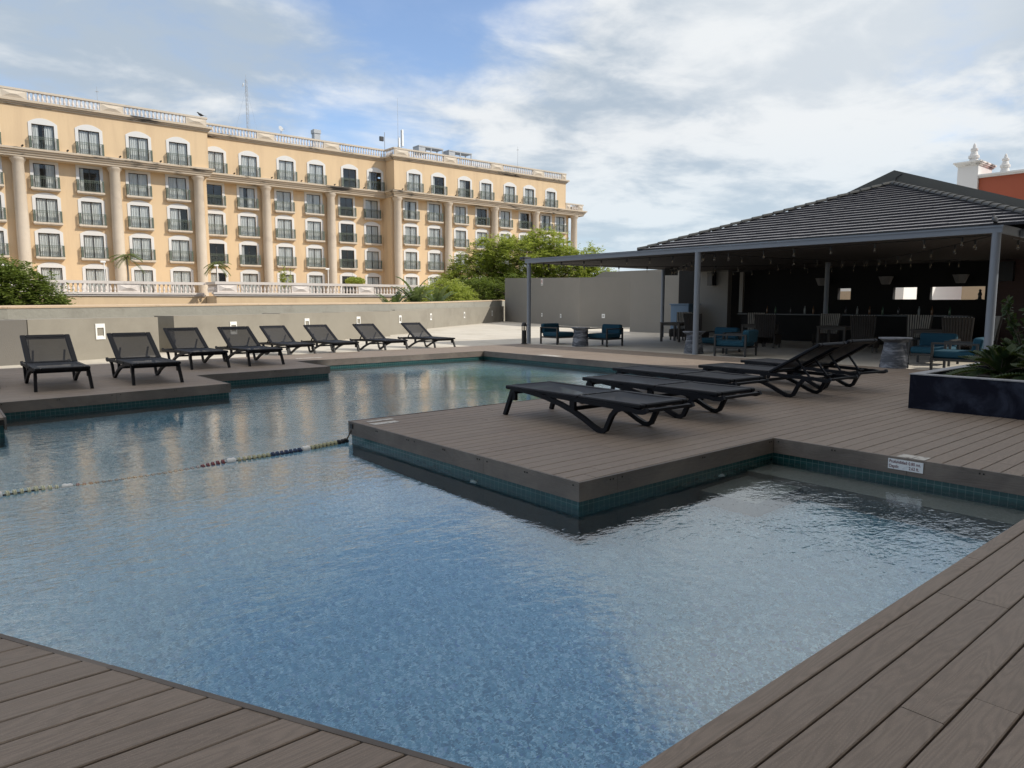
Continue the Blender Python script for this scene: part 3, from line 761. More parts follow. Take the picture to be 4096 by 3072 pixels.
# cornice floodlights
fl=None
for i,(c,bk) in enumerate(WC):
    if bk=='R2' or c<0: continue
    x=c-1.9+rr.uniform(-.25,.25)
    if fl is None:
        mb=MB(); mb.bar((0,-.25,0),(0,-.25,.1),.03,.03); mb.bar((-.02,-.22,.1),(.09,-.36,.22),.11,.1); fl=mb.build('floodlight',M['black'],hotel)
    else: fl=copy_tree(fl,hotel)
    fl.location=(x,BD[bk],15.3)
# terrace podium in front of the hotel ---------------------------------
tp=thing('hotel_terrace','low peach podium with a stone balustrade in front of the hotel','terrace',HN*66,HA)
mb=MB(); mb.box(19.48,80,0,13.0,-8,2.05); mb.box(-14,19.46,3.,13.0,-8,2.02); mb.build('wall',M['peach'],tp)
mb=MB(); mb.box(19.3,80,-.12,.3,2.05,2.2); mb.box(19.2,80,-.22,.4,2.2,2.38); mb.box(-14,19.4,2.88,3.3,2.02,2.17); mb.box(-14,19.28,2.78,3.4,2.17,2.35)
mb.build('cornice',M['baluster'],tp)
cs=[20.45,27.25,34.2,41.2,48,55,62]
bays(19.7,78,cs,.1,2.38,1.72,tp,.7)
cs2=[c*69/66 for c in (-1.5,5.,12.52)]; bays(-14,18.6,cs2,3.1,2.35,1.75,tp,.7)
for c in cs: mb=MB(); panel(mb,c,1.72,.1,2.36,.76); mb.build('parapet_panel',M['baluster'],tp)
for c in cs2: mb=MB(); panel(mb,c,1.75,3.1,2.33,.76); mb.build('parapet_panel',M['baluster'],tp)
mb=MB()
for k in range(7): mb.lathe([(r_,z_*.7/.74) for r_,z_ in BAL],8,(19.6,.4+k*.37,2.37),cap=False)
mb.build('baluster_row',M['baluster'],tp,smooth=True)
mb=MB(); mb.box(19.4,80,-.08,.28,3.09,3.33); mb.box(-14,19.38,2.92,3.28,3.06,3.30); mb.box(19.42,19.8,.3,2.9,3.09,3.31); mb.build('balustrade_rail',M['baluster'],tp)
# the hotel tower on our own side of the street: out of frame, it throws the shade over the pool
tw=thing('hotel_tower','tall beige hotel tower beside the pool that shades the deck','building')
mb=MB(); mb.box(-40,26.5,-26,-6,-8,26.5); mb.build('wall',M['cream'],tw)
mb=MB(); mb.box(-40.2,26.7,-26.2,-5.8,26.5,27.1); mb.build('parapet',M['cornice'],tw)
wp=None
for i in range(14):
    for k in range(7):
        if wp is None: mb=MB(); mb.box(-1.0,1.0,0,.04,0,1.6); wp=mb.build('window',M['glass'],tw)
        else: wp=copy_tree(wp,tw)
        wp.location=(-36+i*4.5,-6.0,2.4+k*3.3)
def HP(s,y,z): 
    p=HD*s+HN*y; return (p.x,p.y,z)
# roof equipment
o=thing('radio_mast','tall thin red and white lattice mast on the hotel roof','mast',HP(30.5,88,19.45),HA)
mb=MB()
for a in range(3):
    t0=a*math.tau/3; mb.tube([(.16*math.cos(t0),.16*math.sin(t0),0),(.13*math.cos(t0),.13*math.sin(t0),8.3)],.022,5)
for k in range(16):
    for a in range(3):
        t0=a*math.tau/3;t1=(a+1)*math.tau/3; z=k*.52; mb.bar((.15*math.cos(t0),.15*math.sin(t0),z),(.15*math.cos(t1),.15*math.sin(t1),z+.52),.016,.016)
mb.tube([(0,0,8.2),(0,0,8.9)],.015,5); mb.build('lattice',M['grey_metal'],o)
mb=MB(); mb.lathe([(.02,0),(.22,.06),(.25,.12)],12); mb.xf(Matrix.Translation((-.28,0,7.6))@Matrix.Rotation(R(-80),4,'Y')); mb.build('dish',M['lamp_white'],o)
mb=MB()
for a in range(3):
    t0=a*math.tau/3+.4; mb.tube([(0,0,7.5),(2.2*math.cos(t0),2.2*math.sin(t0),0)],.006,4)
mb.build('guy_wire',M['grey_metal'],o)
o=thing('whip_antenna','tall hair-thin whip antenna on the hotel roof beside the panel antenna','antenna',HP(52.1,90,19.45),HA)
mb=MB(); mb.tube([(0,0,0),(0,0,5.4),(0,0,10.4)],[.04,.028,.012],5); mb.build('rod',M['grey_metal'],o)
o=thing('panel_antenna','white upright panel antenna cluster at the step of the hotel roof','antenna',HP(52.6,90,19.45),HA)
mb=MB(); mb.tube([(0,0,0),(0,0,6.1)],.06,8); mb.tube([(-.45,0,0),(-.35,0,5.2)],.04,6); mb.bar((-.5,0,4.3),(.3,0,4.3),.05,.05); mb.tube([(-.6,.1,3.2),(-.4,0,4.4)],.05,6); mb.build('pole',M['grey_metal'],o)
mb=MB(); mb.rbox(.06,.34,-.12,.06,3.9,6.2,.03); mb.build('panel',M['lamp_white'],o)
mb=MB(); mb.rbox(-.5,-.25,-.16,.02,3.7,5.0,.03); mb.build('panel',M['lamp_white'],o)
o=thing('roof_floodlight','small dark floodlight on a thin roof pole left of the panel antenna','floodlight',HP(48.85,88,19.45),HA)
mb=MB(); mb.tube([(0,0,0),(0,0,4.9)],.04,6); mb.build('pole',M['grey_metal'],o)
mb=MB(); mb.rbox(-.75,-.15,-.1,.15,3.7,4.3,.04); mb.build('lamp',M['metal_dark'],o)
for s,y,h,lb in ((14.47,86,4.1,'slender lightning rod with a small cross ring above the left hotel block'),(70.5,86,5.6,'slender lightning rod with stays near the right end of the hotel roof')):
    o=thing('lightning_rod',lb,'lightning rod',HP(s,y,19.45),HA,'lightning rods on the hotel roof'); mb=MB(); mb.tube([(0,0,0),(0,0,h)],[.035,.015],5); mb.bar((-.18,0,h-.5),(.18,0,h-.5),.03,.05); mb.bar((0,-.18,h-.5),(0,.18,h-.5),.03,.05); mb.build('rod',M['grey_metal'],o)
o=thing('satellite_dish','small white satellite dish peeking over the middle balustrade','satellite dish',HP(34.55,88,19.45),HA)
mb=MB(); mb.lathe([(.03,0),(.2,.03),(.32,.11),(.35,.14)],16); mb.xf(Matrix.Translation((-.1,0,3.2))@Matrix.Rotation(R(70),4,'X')@Matrix.Rotation(R(20),4,'Y')); mb.build('reflector',M['grey_metal'],o,smooth=True)
# mb.build('reflector',M['lamp_white'],o,smooth=True)
mb=MB(); mb.tube([(0,0,0),(0,0.05,3.0)],.04,6); mb.tube([(0,0,3.1),(.3,-.45,3.2)],.02,5); mb.build('pole',M['grey_metal'],o)
o=thing('roof_vent','square grey vent block on the middle of the hotel roof','vent',HP(39.95,90,19.45),HA)
mb=MB(); mb.rbox(-.42,.42,-.4,.4,0,4.0,.03); mb.rbox(-.5,.5,-.48,.48,3.75,4.25,.03); mb.build('block',M['grey_metal'],o)
pr_=None
for s,z,lb in ((54.5,22.8,'left of the two flat air handling units on the hotel roof'),(59.4,22.8,'right of the two flat air handling units on the hotel roof')):
    if pr_ is None:
        o=thing('air_handler',lb,'air conditioner',HP(s,86,19.45),HA,'air handling units on the roof')
        mb=MB()
        for x in (-1.9,0,1.9):
            for y in (-.7,.7): mb.box(x-.06,x+.06,y-.06,y+.06,0,3.3)
        mb.build('frame',M['grey_metal'],o)
        mb=MB(); mb.rbox(-2.0,2.0,-.8,.8,3.1,3.3,.03); mb.rbox(-2,-.9,-.75,.75,2.2,3.1,.03); mb.build('casing',M['grey_metal'],o)
        mb=MB()
        for x in (-1.3,0,1.3): mb.lathe([(.5,0),(.5,.07),(.42,.09)],14,(x,0,3.3))
        mb.build('fan_cowl',M['metal_dark'],o); pr_=o
    else: o=place(pr_,True,HP(s,86,19.45),HA,lb)
def bird(name,label,loc,rz,sc=1.):
    o=thing(name,label,'bird',loc,rz)
    mb=MB(); prof=[(-.20,.0,.012),(-.13,.01,.035),(-.05,.03,.07),(.03,.06,.075),(.09,.10,.055),(.12,.145,.036),(.15,.165,.038),(.18,.165,.022),(.215,.155,.004)]
    mb.tube([(0,x*sc,(.08+z)*sc) for x,z,r_ in prof],[r_*sc for *_,r_ in prof],10); mb.build('body',M['black'],o,smooth=True)
    mb=MB(); mb.tube([(.025*sc,0,.09*sc),(.025*sc,.01*sc,0)],.006*sc,5); mb.build('leg',M['black'],o)
    mb=MB(); mb.tube([(-.025*sc,0,.09*sc),(-.025*sc,.01*sc,0)],.006*sc,5); mb.build('leg',M['black'],o)
    mb=MB(); mb.add([(-.03*sc,-.17*sc,.085*sc),(.03*sc,-.17*sc,.085*sc),(.04*sc,-.32*sc,.06*sc),(-.04*sc,-.32*sc,.06*sc),(0,-.17*sc,.10*sc),(0,-.32*sc,.07*sc)],[(0,1,2,3),(0,4,5,3),(4,1,2,5)]); mb.build('tail',M['black'],o)
bird('pigeon','dark pigeon standing on the corner of the left hotel balustrade',HP(22.6,79.05,20.46),HA+1.2,1.7)
# thin lamp poles on the hotel terrace
pl=None
for i,(s,h,lb) in enumerate(((11.5,2.55,'thin white lamp pole on the hotel terrace, left of the first palm'),(20.85,2.9,'thin lamp pole on the hotel terrace beside the second palm'),(31.95,3.0,'thin lamp pole on the hotel terrace right of the leafy plant'))):
    if pl is None:
        pl=thing('lamp_pole','x','lamp pole'); mb=MB(); mb.tube([(0,0,0),(0,0,h)],.045,6); mb.build('pole',M['lamp_white'],pl); mb=MB(); mb.rbox(-.28,.12,-.07,.07,h-.05,h+.12,.02); mb.build('lamp_head',M['lamp_white'],pl)
    place(pl,i>0,HP(s,70,2.35),HA,lb,'lamp poles on the hotel terrace')
# ------------------------------------------------------------------ bar pavilion
pav=thing('bar_pavilion','open dark bar pavilion with slate hip roof on grey posts','pavilion')
EX=17.4
AP=Vector((22.7,9.26,4.92)); EZ=3.0; YR,YL=3.96,14.57
# roof slopes: overlapping courses, each a thin tilted slab between the two hips
def slope(mb,n=20,lap=.012):
    rt=random.Random(11)
    for i in range(n):
        f0=i/n; f1=(i+1)/n
        x0=EX+(AP.x-EX)*f0; x1=EX+(AP.x-EX)*(f1+.25/n); z0=EZ+(AP.z-EZ)*f0+.062; z1=EZ+(AP.z-EZ)*(f1+.25/n)
        ya0=YR+(AP.y-YR)*f0; yb0=YL+(AP.y-YL)*f0; ya1=YR+(AP.y-YR)*min(1,f1+.25/n); yb1=YL+(AP.y-YL)*min(1,f1+.25/n)
        # split the course into individual tiles with tiny height differences
        m=max(1,int((yb0-ya0)/.34)); 
        for k in range(m):
            g0=k/m; g1=(k+1)/m; dz=rt.uniform(-.003,.003)
            a=ya0+(yb0-ya0)*g0+.001; b=ya0+(yb0-ya0)*g1-.001; c=ya1+(yb1-ya1)*g1-.001; d_=ya1+(yb1-ya1)*g0+.001
            if k==0: pass
            n0=len(mb.f)
            mb.add([(x0,a,z0+dz),(x0,b,z0+dz),(x1,c,z1+dz),(x1,d_,z1+dz),(x0,a,z0-.062+dz),(x0,b,z0-.062+dz),(x1,c,z1-.04),(x1,d_,z1-.04)],
                   [(0,1,2,3),(0,4,5,1),(1,5,6,2),(3,7,4,0),(2,6,7,3)])
            mb.m[n0+1]=1
mb=MB(); slope(mb); 
bx=EX
roof=mb.build('roof',[M['tileroof'],M['tilelip']],pav,recalc=False)
mb=MB()   # right and left slopes (seen edge-on), plain
mb.add([(EX,YR,EZ),(AP.x,AP.y,AP.z),(AP.x+.1,AP.y,AP.z),(28,YR,EZ)],[(0,1,2,3)])
mb.add([(EX,YL,EZ),(AP.x,AP.y,AP.z),(AP.x+.1,AP.y,AP.z),(28,YL,EZ)],[(3,2,1,0)])
mb.build('roof_side',M['tileroof'],roof,recalc=False)
mb=MB()
for (ye) in (YR,YL):
    a=Vector((EX,ye,EZ+.03)); b=AP+Vector((0,0,.04)); n=24; d_=(b-a)/n; sd=d_.cross(Vector((0,0,1))).normalized()
    for k in range(n):
        p=a+d_*k; q=a+d_*(k+1.12)
        vs=[];m=6
        for (c,r_,up) in ((p,.13,.035),(q,.11,.01)):
            for j in range(m+1):
                t0=math.pi*j/m; vs.append(c+sd*(math.cos(t0)*r_)+Vector((0,0,math.sin(t0)*.075+up-.02)))
        mb.add(vs,[(j,j+1,m+2+j,m+1+j) for j in range(m)]+[tuple(range(m+1)),tuple(range(2*m+1,m,-1))])
mb.build('ridge_cap',M['ridge'],roof)
# gable wall behind the roof
mb=MB(); g=[(22.95,2.2,2.9),(22.95,2.2,2.75),(22.95,9.34,5.38),(22.95,16.3,2.85),(22.95,16.3,2.9)]
mb.add([(22.95,2.7,2.9),(22.95,2.7,2.93),(22.95,9.34,5.38),(22.95,16.0,2.96),(22.95,16.0,2.9)]+[(23.3,2.7,2.9),(23.3,2.7,2.93),(23.3,9.34,5.38),(23.3,16.0,2.96),(23.3,16.0,2.9)],
       [(0,1,2,3,4),(9,8,7,6,5),(0,5,6,1),(1,6,7,2),(2,7,8,3),(3,8,9,4),(4,9,5,0)])
mb.build('gable_wall',M['gable'],pav)
mb=MB(); mb.tube([(22.94,9.1,5.24),(22.93,9.26,5.15),(22.93,9.3,5.0),(22.93,9.28,4.93)],.012,5); mb.build('cable',M['black'],pav)
# flat canopy left of the hip roof, ceilings
mb=MB(); mb.box(EX+.05,26.,YL-.4,19.9,2.96,3.03); mb.build('canopy_slab',M['gable'],pav)
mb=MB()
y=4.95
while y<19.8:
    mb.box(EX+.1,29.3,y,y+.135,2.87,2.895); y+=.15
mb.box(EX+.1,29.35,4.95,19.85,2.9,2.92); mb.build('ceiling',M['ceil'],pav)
# edge beam with a gutter lip
mb=MB(); mb.box(EX,EX+.1,4.87,19.86,2.86,3.0); mb.box(EX-.02,EX+.1,4.85,19.88,2.975,3.012); mb.box(EX+.1,26.,19.76,19.86,2.86,3.0); mb.box(EX+.1,23.,4.87,4.97,2.86,3.0); mb.box(EX+.1,23.,4.85,4.97,2.975,3.012)
mb.build('edge_beam',M['bluesteel'],pav)
mb=MB(); mb.rbox(EX-.06,EX+.3,19.84,20.12,2.98,3.1,.03); mb.build('beam_end_cap',M['black'],pav)
mb=MB(); mb.box(EX-.01,EX+.12,5.3,14.3,3.012,3.05); mb.build('gutter',M['black'],pav)
mb=MB(); mb.rbox(18.55,18.85,4.78,4.87,2.82,3.0,.015); mb.build('gutter_box',M['bluesteel'],pav)
for (x,y,r_) in ((17.48,19.72,.075),(17.48,12.38,.085),(17.48,4.99,.085),(25.5,20.25-.4,.08),(25.5,12.48,.08)):
    mb=MB(); mb.tube([(x,y,-.09),(x,y,2.88)],r_,20); mb.build('post',M['bluesteel'],pav,smooth=True)
# back walls
WX=29.0
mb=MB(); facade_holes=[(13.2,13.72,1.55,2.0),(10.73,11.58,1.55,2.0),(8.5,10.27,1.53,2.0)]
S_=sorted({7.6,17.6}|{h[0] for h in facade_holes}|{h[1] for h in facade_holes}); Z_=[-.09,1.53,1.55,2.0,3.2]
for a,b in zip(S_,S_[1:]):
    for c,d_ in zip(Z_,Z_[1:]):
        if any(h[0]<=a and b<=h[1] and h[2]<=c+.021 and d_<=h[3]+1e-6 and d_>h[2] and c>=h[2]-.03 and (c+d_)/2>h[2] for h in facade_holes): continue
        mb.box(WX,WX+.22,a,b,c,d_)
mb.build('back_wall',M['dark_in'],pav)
mb=MB(); mb.box(28,28.3,18.2,19.7,-.09,2.865); mb.build('wall_panel',M['wall2'],pav)
mb=MB(); mb.box(28.9,29.2,20.95,24.6,-.09,3.02); mb.build('wall_panel',M['wall2'],pav)
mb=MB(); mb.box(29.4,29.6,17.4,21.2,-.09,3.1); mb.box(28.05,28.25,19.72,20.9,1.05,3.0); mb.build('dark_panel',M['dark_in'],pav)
mb=MB(); mb.box(28.0,28.12,17.45,17.62,1.0,2.75); mb.build('door_jamb',M['wall2'],pav)
mb=MB(); z=-.02
mb.box(28.66,28.9,.5,8.0,-.05,3.0)
while z<2.9: mb.box(28.6,28.655,.5,8.02,z,z+.128); z+=.145
mb.build('slat_wall',M['slat'],pav)
mb=MB(); mb.box(23.2,29.2,1.5,17.6,3.1,3.2); mb.box(23.3,29.3,1.6,16.2,3.2,3.3); mb.build('flat_roof',M['gable'],pav)
mb=MB(); mb.box(28.4,28.6,7.55,7.95,2.15,2.8); mb.build('downpipe_box',M['black'],pav)
# bar counter, sconces and things on the bar
bc=thing('bar_counter','long dark bar counter along the back wall of the pavilion','bar counter',(27.2,11.6,-.09))
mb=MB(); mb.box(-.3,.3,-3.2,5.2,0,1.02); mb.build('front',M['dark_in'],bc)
mb=MB(); mb.rbox(-.42,.36,-3.3,5.3,1.02,1.08,.01); mb.build('counter_top',pmat('polished_top',(.05,.055,.06),.25),bc)
sc=None
for i,(y,lb) in enumerate(((14.25,'pale faceted bowl sconce left of the back post in the dark bar'),(11.75,'pale faceted bowl sconce above the middle slot window'),(9.2,'pale faceted bowl sconce above the wide right slot window'))):
    if sc is None:
        sc=thing('wall_sconce','x','sconce'); mb=MB(); mb.lathe([(.14,0),(.16,.02),(.27,.3),(.25,.3),(.14,.05)],6,(0,0,0)); mb.build('bowl',pmat('sconce_plaster',(.2,.195,.19),.8),sc)
        mb=MB(); mb.box(.1,.3,-.06,.06,.05,.15); mb.build('bracket',M['black'],sc)
    place(sc,i>0,(28.72,y,2.12),0,lb,'bowl sconces in the bar')
o=thing('statuette','small dark statuette at the right end of the wide slot window','ornament',(28.9,8.62,1.532))
mb=MB(); mb.lathe([(.08,0),(.06,.03),(.05,.12),(.07,.18),(.05,.24),(.03,.27),(.045,.31),(.03,.36)],10); mb.build('figure',M['black'],o,smooth=True)
mb=MB(); mb.box(-.09,.09,-.1,.1,-.003,.012); mb.build('base',M['black'],o)
sb=thing('service_box','pale blue cabinet glimpsed behind the left wicker chair','cabinet',(27.2,19.9,-.09))
mb=MB(); mb.rbox(-.4,.4,-.5,.5,0,1.42,.02); mb.build('cabinet_body',pmat('blue_cabinet',(.10,.17,.26),.5),sb)
mb=MB(); mb.rbox(-.45,.45,-.55,.55,1.42,1.47,.01); mb.build('cabinet_top',pmat('blue_cabinet_top',(.10,.17,.26),.5),sb)
# buildings seen through the slots
mb=MB(); mb.box(36.,64,13.9,26,-8,5.2); tag(mb.build('white_building',M['whitewall']),'bright white building glimpsed through the slot windows of the bar','building')
mb=MB(); mb.box(33.2,34.2,13.95,15.6,-.09,1.95); mb.box(33.2,33.4,15.6,20,-.09,1.9); mb.box(34.4,34.6,9.0,10.95,-.09,3.); tag(mb.build('cream_wall',M['coping']),'cream wall seen through the middle slot window of the bar','wall')
# speakers
sp=None
for i,(loc,rz,lb) in enumerate((((27.86,18.95,2.2),0,'black loudspeaker hung on the grey wall panel between two posts'),((24.2,18.4,2.55),.6,'small black loudspeaker hanging under the canopy in front of the tree'))):
    if sp is None:
        sp=thing('loudspeaker','x','loudspeaker'); mb=MB(); mb.prism([(-.16,-.15),(-.12,.17),(.13,.17),(.13,-.15)],0,.58); mb.build('cabinet',M['black'],sp)
        mb=MB(); mb.prism([(-.18,-.13),(-.145,.15),(-.128,.148),(-.163,-.13)],.03,.54); mb.build('grille',M['metal_dark'],sp)
        mb=MB(); mb.bar((.1,0,.6),(.18,0,.66),.05,.03); mb.box(-.02,.14,-.03,.03,.575,.62); mb.build('bracket',M['black'],sp)
    o=place(sp,i>0,loc,rz,lb,'loudspeakers of the pavilion')
    if i==1: o.scale=(1.,1.6,.5)
# string lights
def bulb():
    mb=MB(); mb.lathe([(.012,0),(.026,-.03),(.034,-.065),(.029,-.1),(.01,-.12)],10,(0,0,-.10)); g=mb.build('bulb',M['bulb'],None,smooth=True)
    mb=MB(); mb.lathe([(.022,.0),(.026,-.05),(.024,-.10)],8,(0,0,0)); mb.build('socket',M['black'],g)
    mb=MB(); mb.tube([(-.008,0,-.11),(-.012,0,-.17),(.012,0,-.17),(.008,0,-.11)],.003,4); mb.build('filament',pmat('filament',(.5,.4,.25),.5),g)
    return g
first=None
STR=[((17.7,19.6,2.86),(17.7,5.1,2.84),15,.05,'string of clear bulbs along the front beam of the pavilion'),
     ((17.7,19.6,2.85),(25.4,12.6,2.84),9,.12,'string of clear bulbs running from the corner post to the back middle post'),
     ((17.7,12.3,2.84),(25.4,19.7,2.84),10,.12,'string of clear bulbs crossing from the front middle post to the rear left'),
     ((17.7,12.3,2.84),(26.8,8.6,2.84),11,.12,'string of clear bulbs from the front middle post towards the bar'),
     ((25.4,12.5,2.84),(17.9,5.2,2.84),10,.14,'string of clear bulbs crossing to the front right post'),
     ((26.9,19.4,2.80),(26.9,8.4,2.80),13,.05,'string of clear bulbs along the back of the bar'),
     ((18.4,4.95,2.80),(24.6,4.95,2.80),7,.05,'short string of clear bulbs under the right eave')]
for a,b,n,sag,lb in STR:
    a=Vector(a);b=Vector(b); o=thing('string_lights',lb,'string lights',a,0,'string lights under the pavilion roof')
    pts=[(b-a)*(k/16)-Vector((0,0,sag*4*(k/16)*(1-k/16))) for k in range(17)]
    mb=MB(); mb.tube(pts,.009,5); mb.build('cable',M['black'],o)
    for k in range(n):
        f=(k+.5+rng.uniform(-.15,.15))/n; p=(b-a)*f-Vector((0,0,sag*4*f*(1-f)))
        if first is None: g=bulb(); g.parent=o; first=g
        else: g=copy_tree(first,o)
        g.location=p
bird('black_bird','black bird sitting on the gutter at the right corner of the pavilion',(17.42,5.02,3.02),R(-60),.8)
# orange house with white pillar and finials, far right
oh=thing('orange_house','rust orange building with white pillar and finials behind the pavilion','building')
mb=MB(); mb.box(45,57,2,13.86,-8,8.16); mb.build('wall',M['orange'],oh)
mb=MB(); mb.box(44.85,45.3,2,13.88,8.16,8.24); mb.box(44.78,45.35,2,13.88,8.24,8.33); mb.build('wall_cap',M['white'],oh)
mb=MB(); mb.box(44.8,47.0,13.88,14.88,-8,8.86); mb.build('pillar',M['white'],oh)
mb=MB(); mb.box(44.72,47.08,13.82,14.94,8.86,8.93); mb.box(44.64,47.16,13.76,15.0,8.93,9.0); mb.box(44.58,47.22,13.72,15.06,9.0,9.08); mb.build('pillar_cap',pmat('weathered_cap',(.7,.69,.66),.8,.1,2,stain=(.12,.115,.11),stscale=1.6,stlim=(.5,.65)),oh)
FIN=[(.27,0),(.21,.27),(.28,.30),(.285,.44),(.22,.47),(.15,.68),(.17,.70),(.2,.76),(.18,.86),(.1,.88),(.085,1.0),(.05,1.12),(.0,1.16)]
fp=None
for (x,y,z,s) in ((45.6,14.38,9.08,.95),(45.1,12.72,8.33,.84)):
    if fp is None: mb=MB(); mb.lathe(FIN,16); fp=mb.build('finial',M['white'],oh,smooth=True); q=fp
    else: q=copy_tree(fp,oh)
    q.location=(x,y,z); q.scale=(s,s,s)

# bottles and glasses on the bar
BT=[(.038,0),(.04,.01),(.04,.17),(.03,.21),(.014,.235),(.014,.30),(.017,.305)]
bt=[plain('bottle_'+n_,c_,.15) for n_,c_ in (('green',(.02,.07,.03)),('amber',(.12,.05,.015)),('clear',(.25,.27,.27)),('dark',(.02,.015,.02)))]
rbx=random.Random(4); pb={}
WORD=['green','amber','clear','dark']
for i in range(14):
    k=i%4; y=9.0+i*.52+rbx.uniform(-.12,.12)
    if k not in pb:
        mb=MB(); mb.lathe(BT,12); ob=mb.build('bottle',bt[k],smooth=True); pb[k]=ob
    else: ob=copy_tree(pb[k])
    ob.location=(27.15+rbx.uniform(-.1,.15),y,.992); ob['label']='small %s glass bottle standing on the dark bar counter'%WORD[k]; ob['category']='bottle'; ob['group']='%s bottles on the bar counter'%WORD[k]
# ------------------------------------------------------------------ sun loungers
def lounger(raise_deg):
    o=thing('sun_lounger','x','sun lounger')
    W_=.345; HY=1.28
    rail=[(0.13,.335),(.2,.345),(.45,.335),(.7,.31),(.95,.265),(1.2,.215),(1.4,.15),(1.56,.06),(1.66,.0)]
    rail=[(y,max(z,.0)+.0) for y,z in rail]
    vleg=[(1.66,.02),(1.72,.03),(1.77,.12),(1.83,.22),(1.92,.295),(2.05,.315),(2.2,.30),(2.28,.32)]
    for s in (-1,1):
        x=s*(W_+.025)
        mb=MB()
        pts=[(x+s*.02,-.02,.0),(x+s*.01,.05,.17),(x,.11,.31),(x,.16,.338)]
        mb.sweep(pts,.045,[.05,.055,.06,.05],0)
        mb.prism([(x-.02,.06),(x+.02,.06),(x+.02,.18),(x-.02,.18)],.2,.3)
        mb.build('foot_leg',M['plastic'],o)
        mb=MB()
        mb.sweep([(x,y,z) for y,z in [(.13,.34),(.25,.345),(.5,.325),(.75,.295),(1.0,.245),(1.2,.19),(1.38,.125),(1.52,.06),(1.62,.025)]],.045,.052)
        mb.sweep([(x,y,z) for y,z in [(1.60,.026),(1.67,.024),(1.72,.05),(1.76,.13),(1.80,.21),(1.86,.275),(1.95,.305),(2.06,.31),(2.16,.295),(2.24,.30),(2.29,.325)]],.045,.05)
        mb.sweep([(x,.75,.335),(x,1.2,.325),(x,1.7,.315),(x,1.95,.31)],.04,.05)
        mb.box(x-.02,x+.02,1.16,1.24,.19,.33)
        mb.build('side_frame',M['plastic'],o)
    for y,z,w_,h_ in ((2.27,.315,.06,.03),(1.22,.22,.04,.04),(.14,.30,.04,.04)):
        mb=MB(); mb.sweep([(-W_,y,z),(W_,y,z)],w_,h_,0,side=(0,1,0)); mb.build('cross_bar',M['plastic'],o)
    # seat: frame border + slightly sagging sling
    zt=.375; fw=.085
    mb=MB()
    mb.rbox(-W_-.04,-W_+fw-.04,-.03,HY,zt-.05,zt,.012); mb.rbox(W_-fw+.04,W_+.04,-.03,HY,zt-.05,zt,.012); mb.rbox(-W_+fw-.04,W_-fw+.04,-.03,.03,zt-.05,zt,.012); mb.rbox(-W_+fw-.04,W_-fw+.04,HY-.05,HY,zt-.05,zt-.01,.012)
    seat=mb.build('seat',M['plastic'],o)
    def sling(y0,y1,zf,par,name):
        mb=MB(); nx_,ny_=6,10; vs=[];fs=[]
        for j in range(ny_+1):
            for i in range(nx_+1):
                u=i/nx_;v=j/ny_; x=-W_+.0+2*W_*u; vs.append((x,y0+(y1-y0)*v,zf-.035*(1-(2*u-1)**2)*(1-(2*v-1)**4)))
        for j in range(ny_):
            for i in range(nx_): a=j*(nx_+1)+i; fs.append((a,a+1,a+nx_+2,a+nx_+1))
        mb.add(vs,fs); return mb.build(name,M['sling'],par,smooth=True,recalc=False)
    sling(.0,HY-.03,zt-.002,seat,'sling')
    # back panel, hinged at HY
    mb=MB(); L=.92
    mb.rbox(-W_-.04,-W_+fw-.04,0,L,-.05,0,.012); mb.rbox(W_-fw+.04,W_+.04,0,L,-.05,0,.012); mb.rbox(-W_+fw-.04,W_-fw+.04,L-.1,L,-.05,0,.012); mb.rbox(-W_+fw-.04,W_-fw+.04,0,.04,-.05,-.005,.012)
    bk=mb.build('backrest',M['plastic'],o); bk.location=(0,HY+.01,zt); bk.rotation_euler=(R(raise_deg),0,0)
    sling(.03,L-.09,-.004,bk,'sling')
    if raise_deg>5:
        mb=MB(); c=math.cos(R(raise_deg)); s_=math.sin(R(raise_deg))
        for x in (-.24,.24):
            mb.bar((x,HY+.01+.45*c,zt+.45*s_-.04),(x,HY+.62,.30),.03,.022)
            mb.box(x-.03,x+.03,HY+.58,HY+.66,.28,.325)
        mb.sweep([(-W_,HY+.62,.315),(-.2,HY+.62,.285),(.2,HY+.62,.285),(W_,HY+.62,.315)],.05,.025,0,side=(0,1,0))
        mb.build('prop',M['plastic'],o)
    return o
LG='black sun loungers around the pool'
up=lounger(30); flat=lounger(0)
D0=0.; C0=-.09
LU=[(.64,14.32,D0,0,'black sun lounger cut off at the left edge of the photo'),
 (1.83,13.40,D0,-.02,'raised black sun lounger on the left deck, leftmost whole one, before the darker wall'),
 (3.24,13.43,D0,-.01,'raised black sun lounger below the lone wall light, second whole one from the left'),
 (4.88,15.85,D0,0,'raised black sun lounger on the stepped deck in front of the wall corner return'),
 (6.11,15.86,D0,0,'raised black sun lounger closest to the stepped deck corner'),
 (8.24,18.76,C0,-.0,'raised black sun lounger with front feet at the deck border, first on the pale floor'),
 (9.62,18.80,C0,0,'raised black sun lounger second on the pale floor, third from the far end'),
 (11.28,18.79,C0,0,'raised black sun lounger second from the far right end of the left row'),
 (13.15,18.9,C0,0,'raised black sun lounger at the far right end of the left row')]
for i,(x,y,z,rz,lb) in enumerate(LU): place(up,i>0,(x,y,z),rz,lb,LG)
LF=[(6.06,6.81,'flat black sun lounger nearest the camera on the peninsula deck',flat),(7.51,6.88,'flat black sun lounger second from the peninsula tip, behind the nearest one',flat),(8.93,7.58,'flat black sun lounger third from the peninsula tip',flat)]
for i,(x,y,lb,p) in enumerate(LF): place(flat,i>0,(x,y,0),R(180)+(-.03,-.025,-.05)[i],lb,LG)
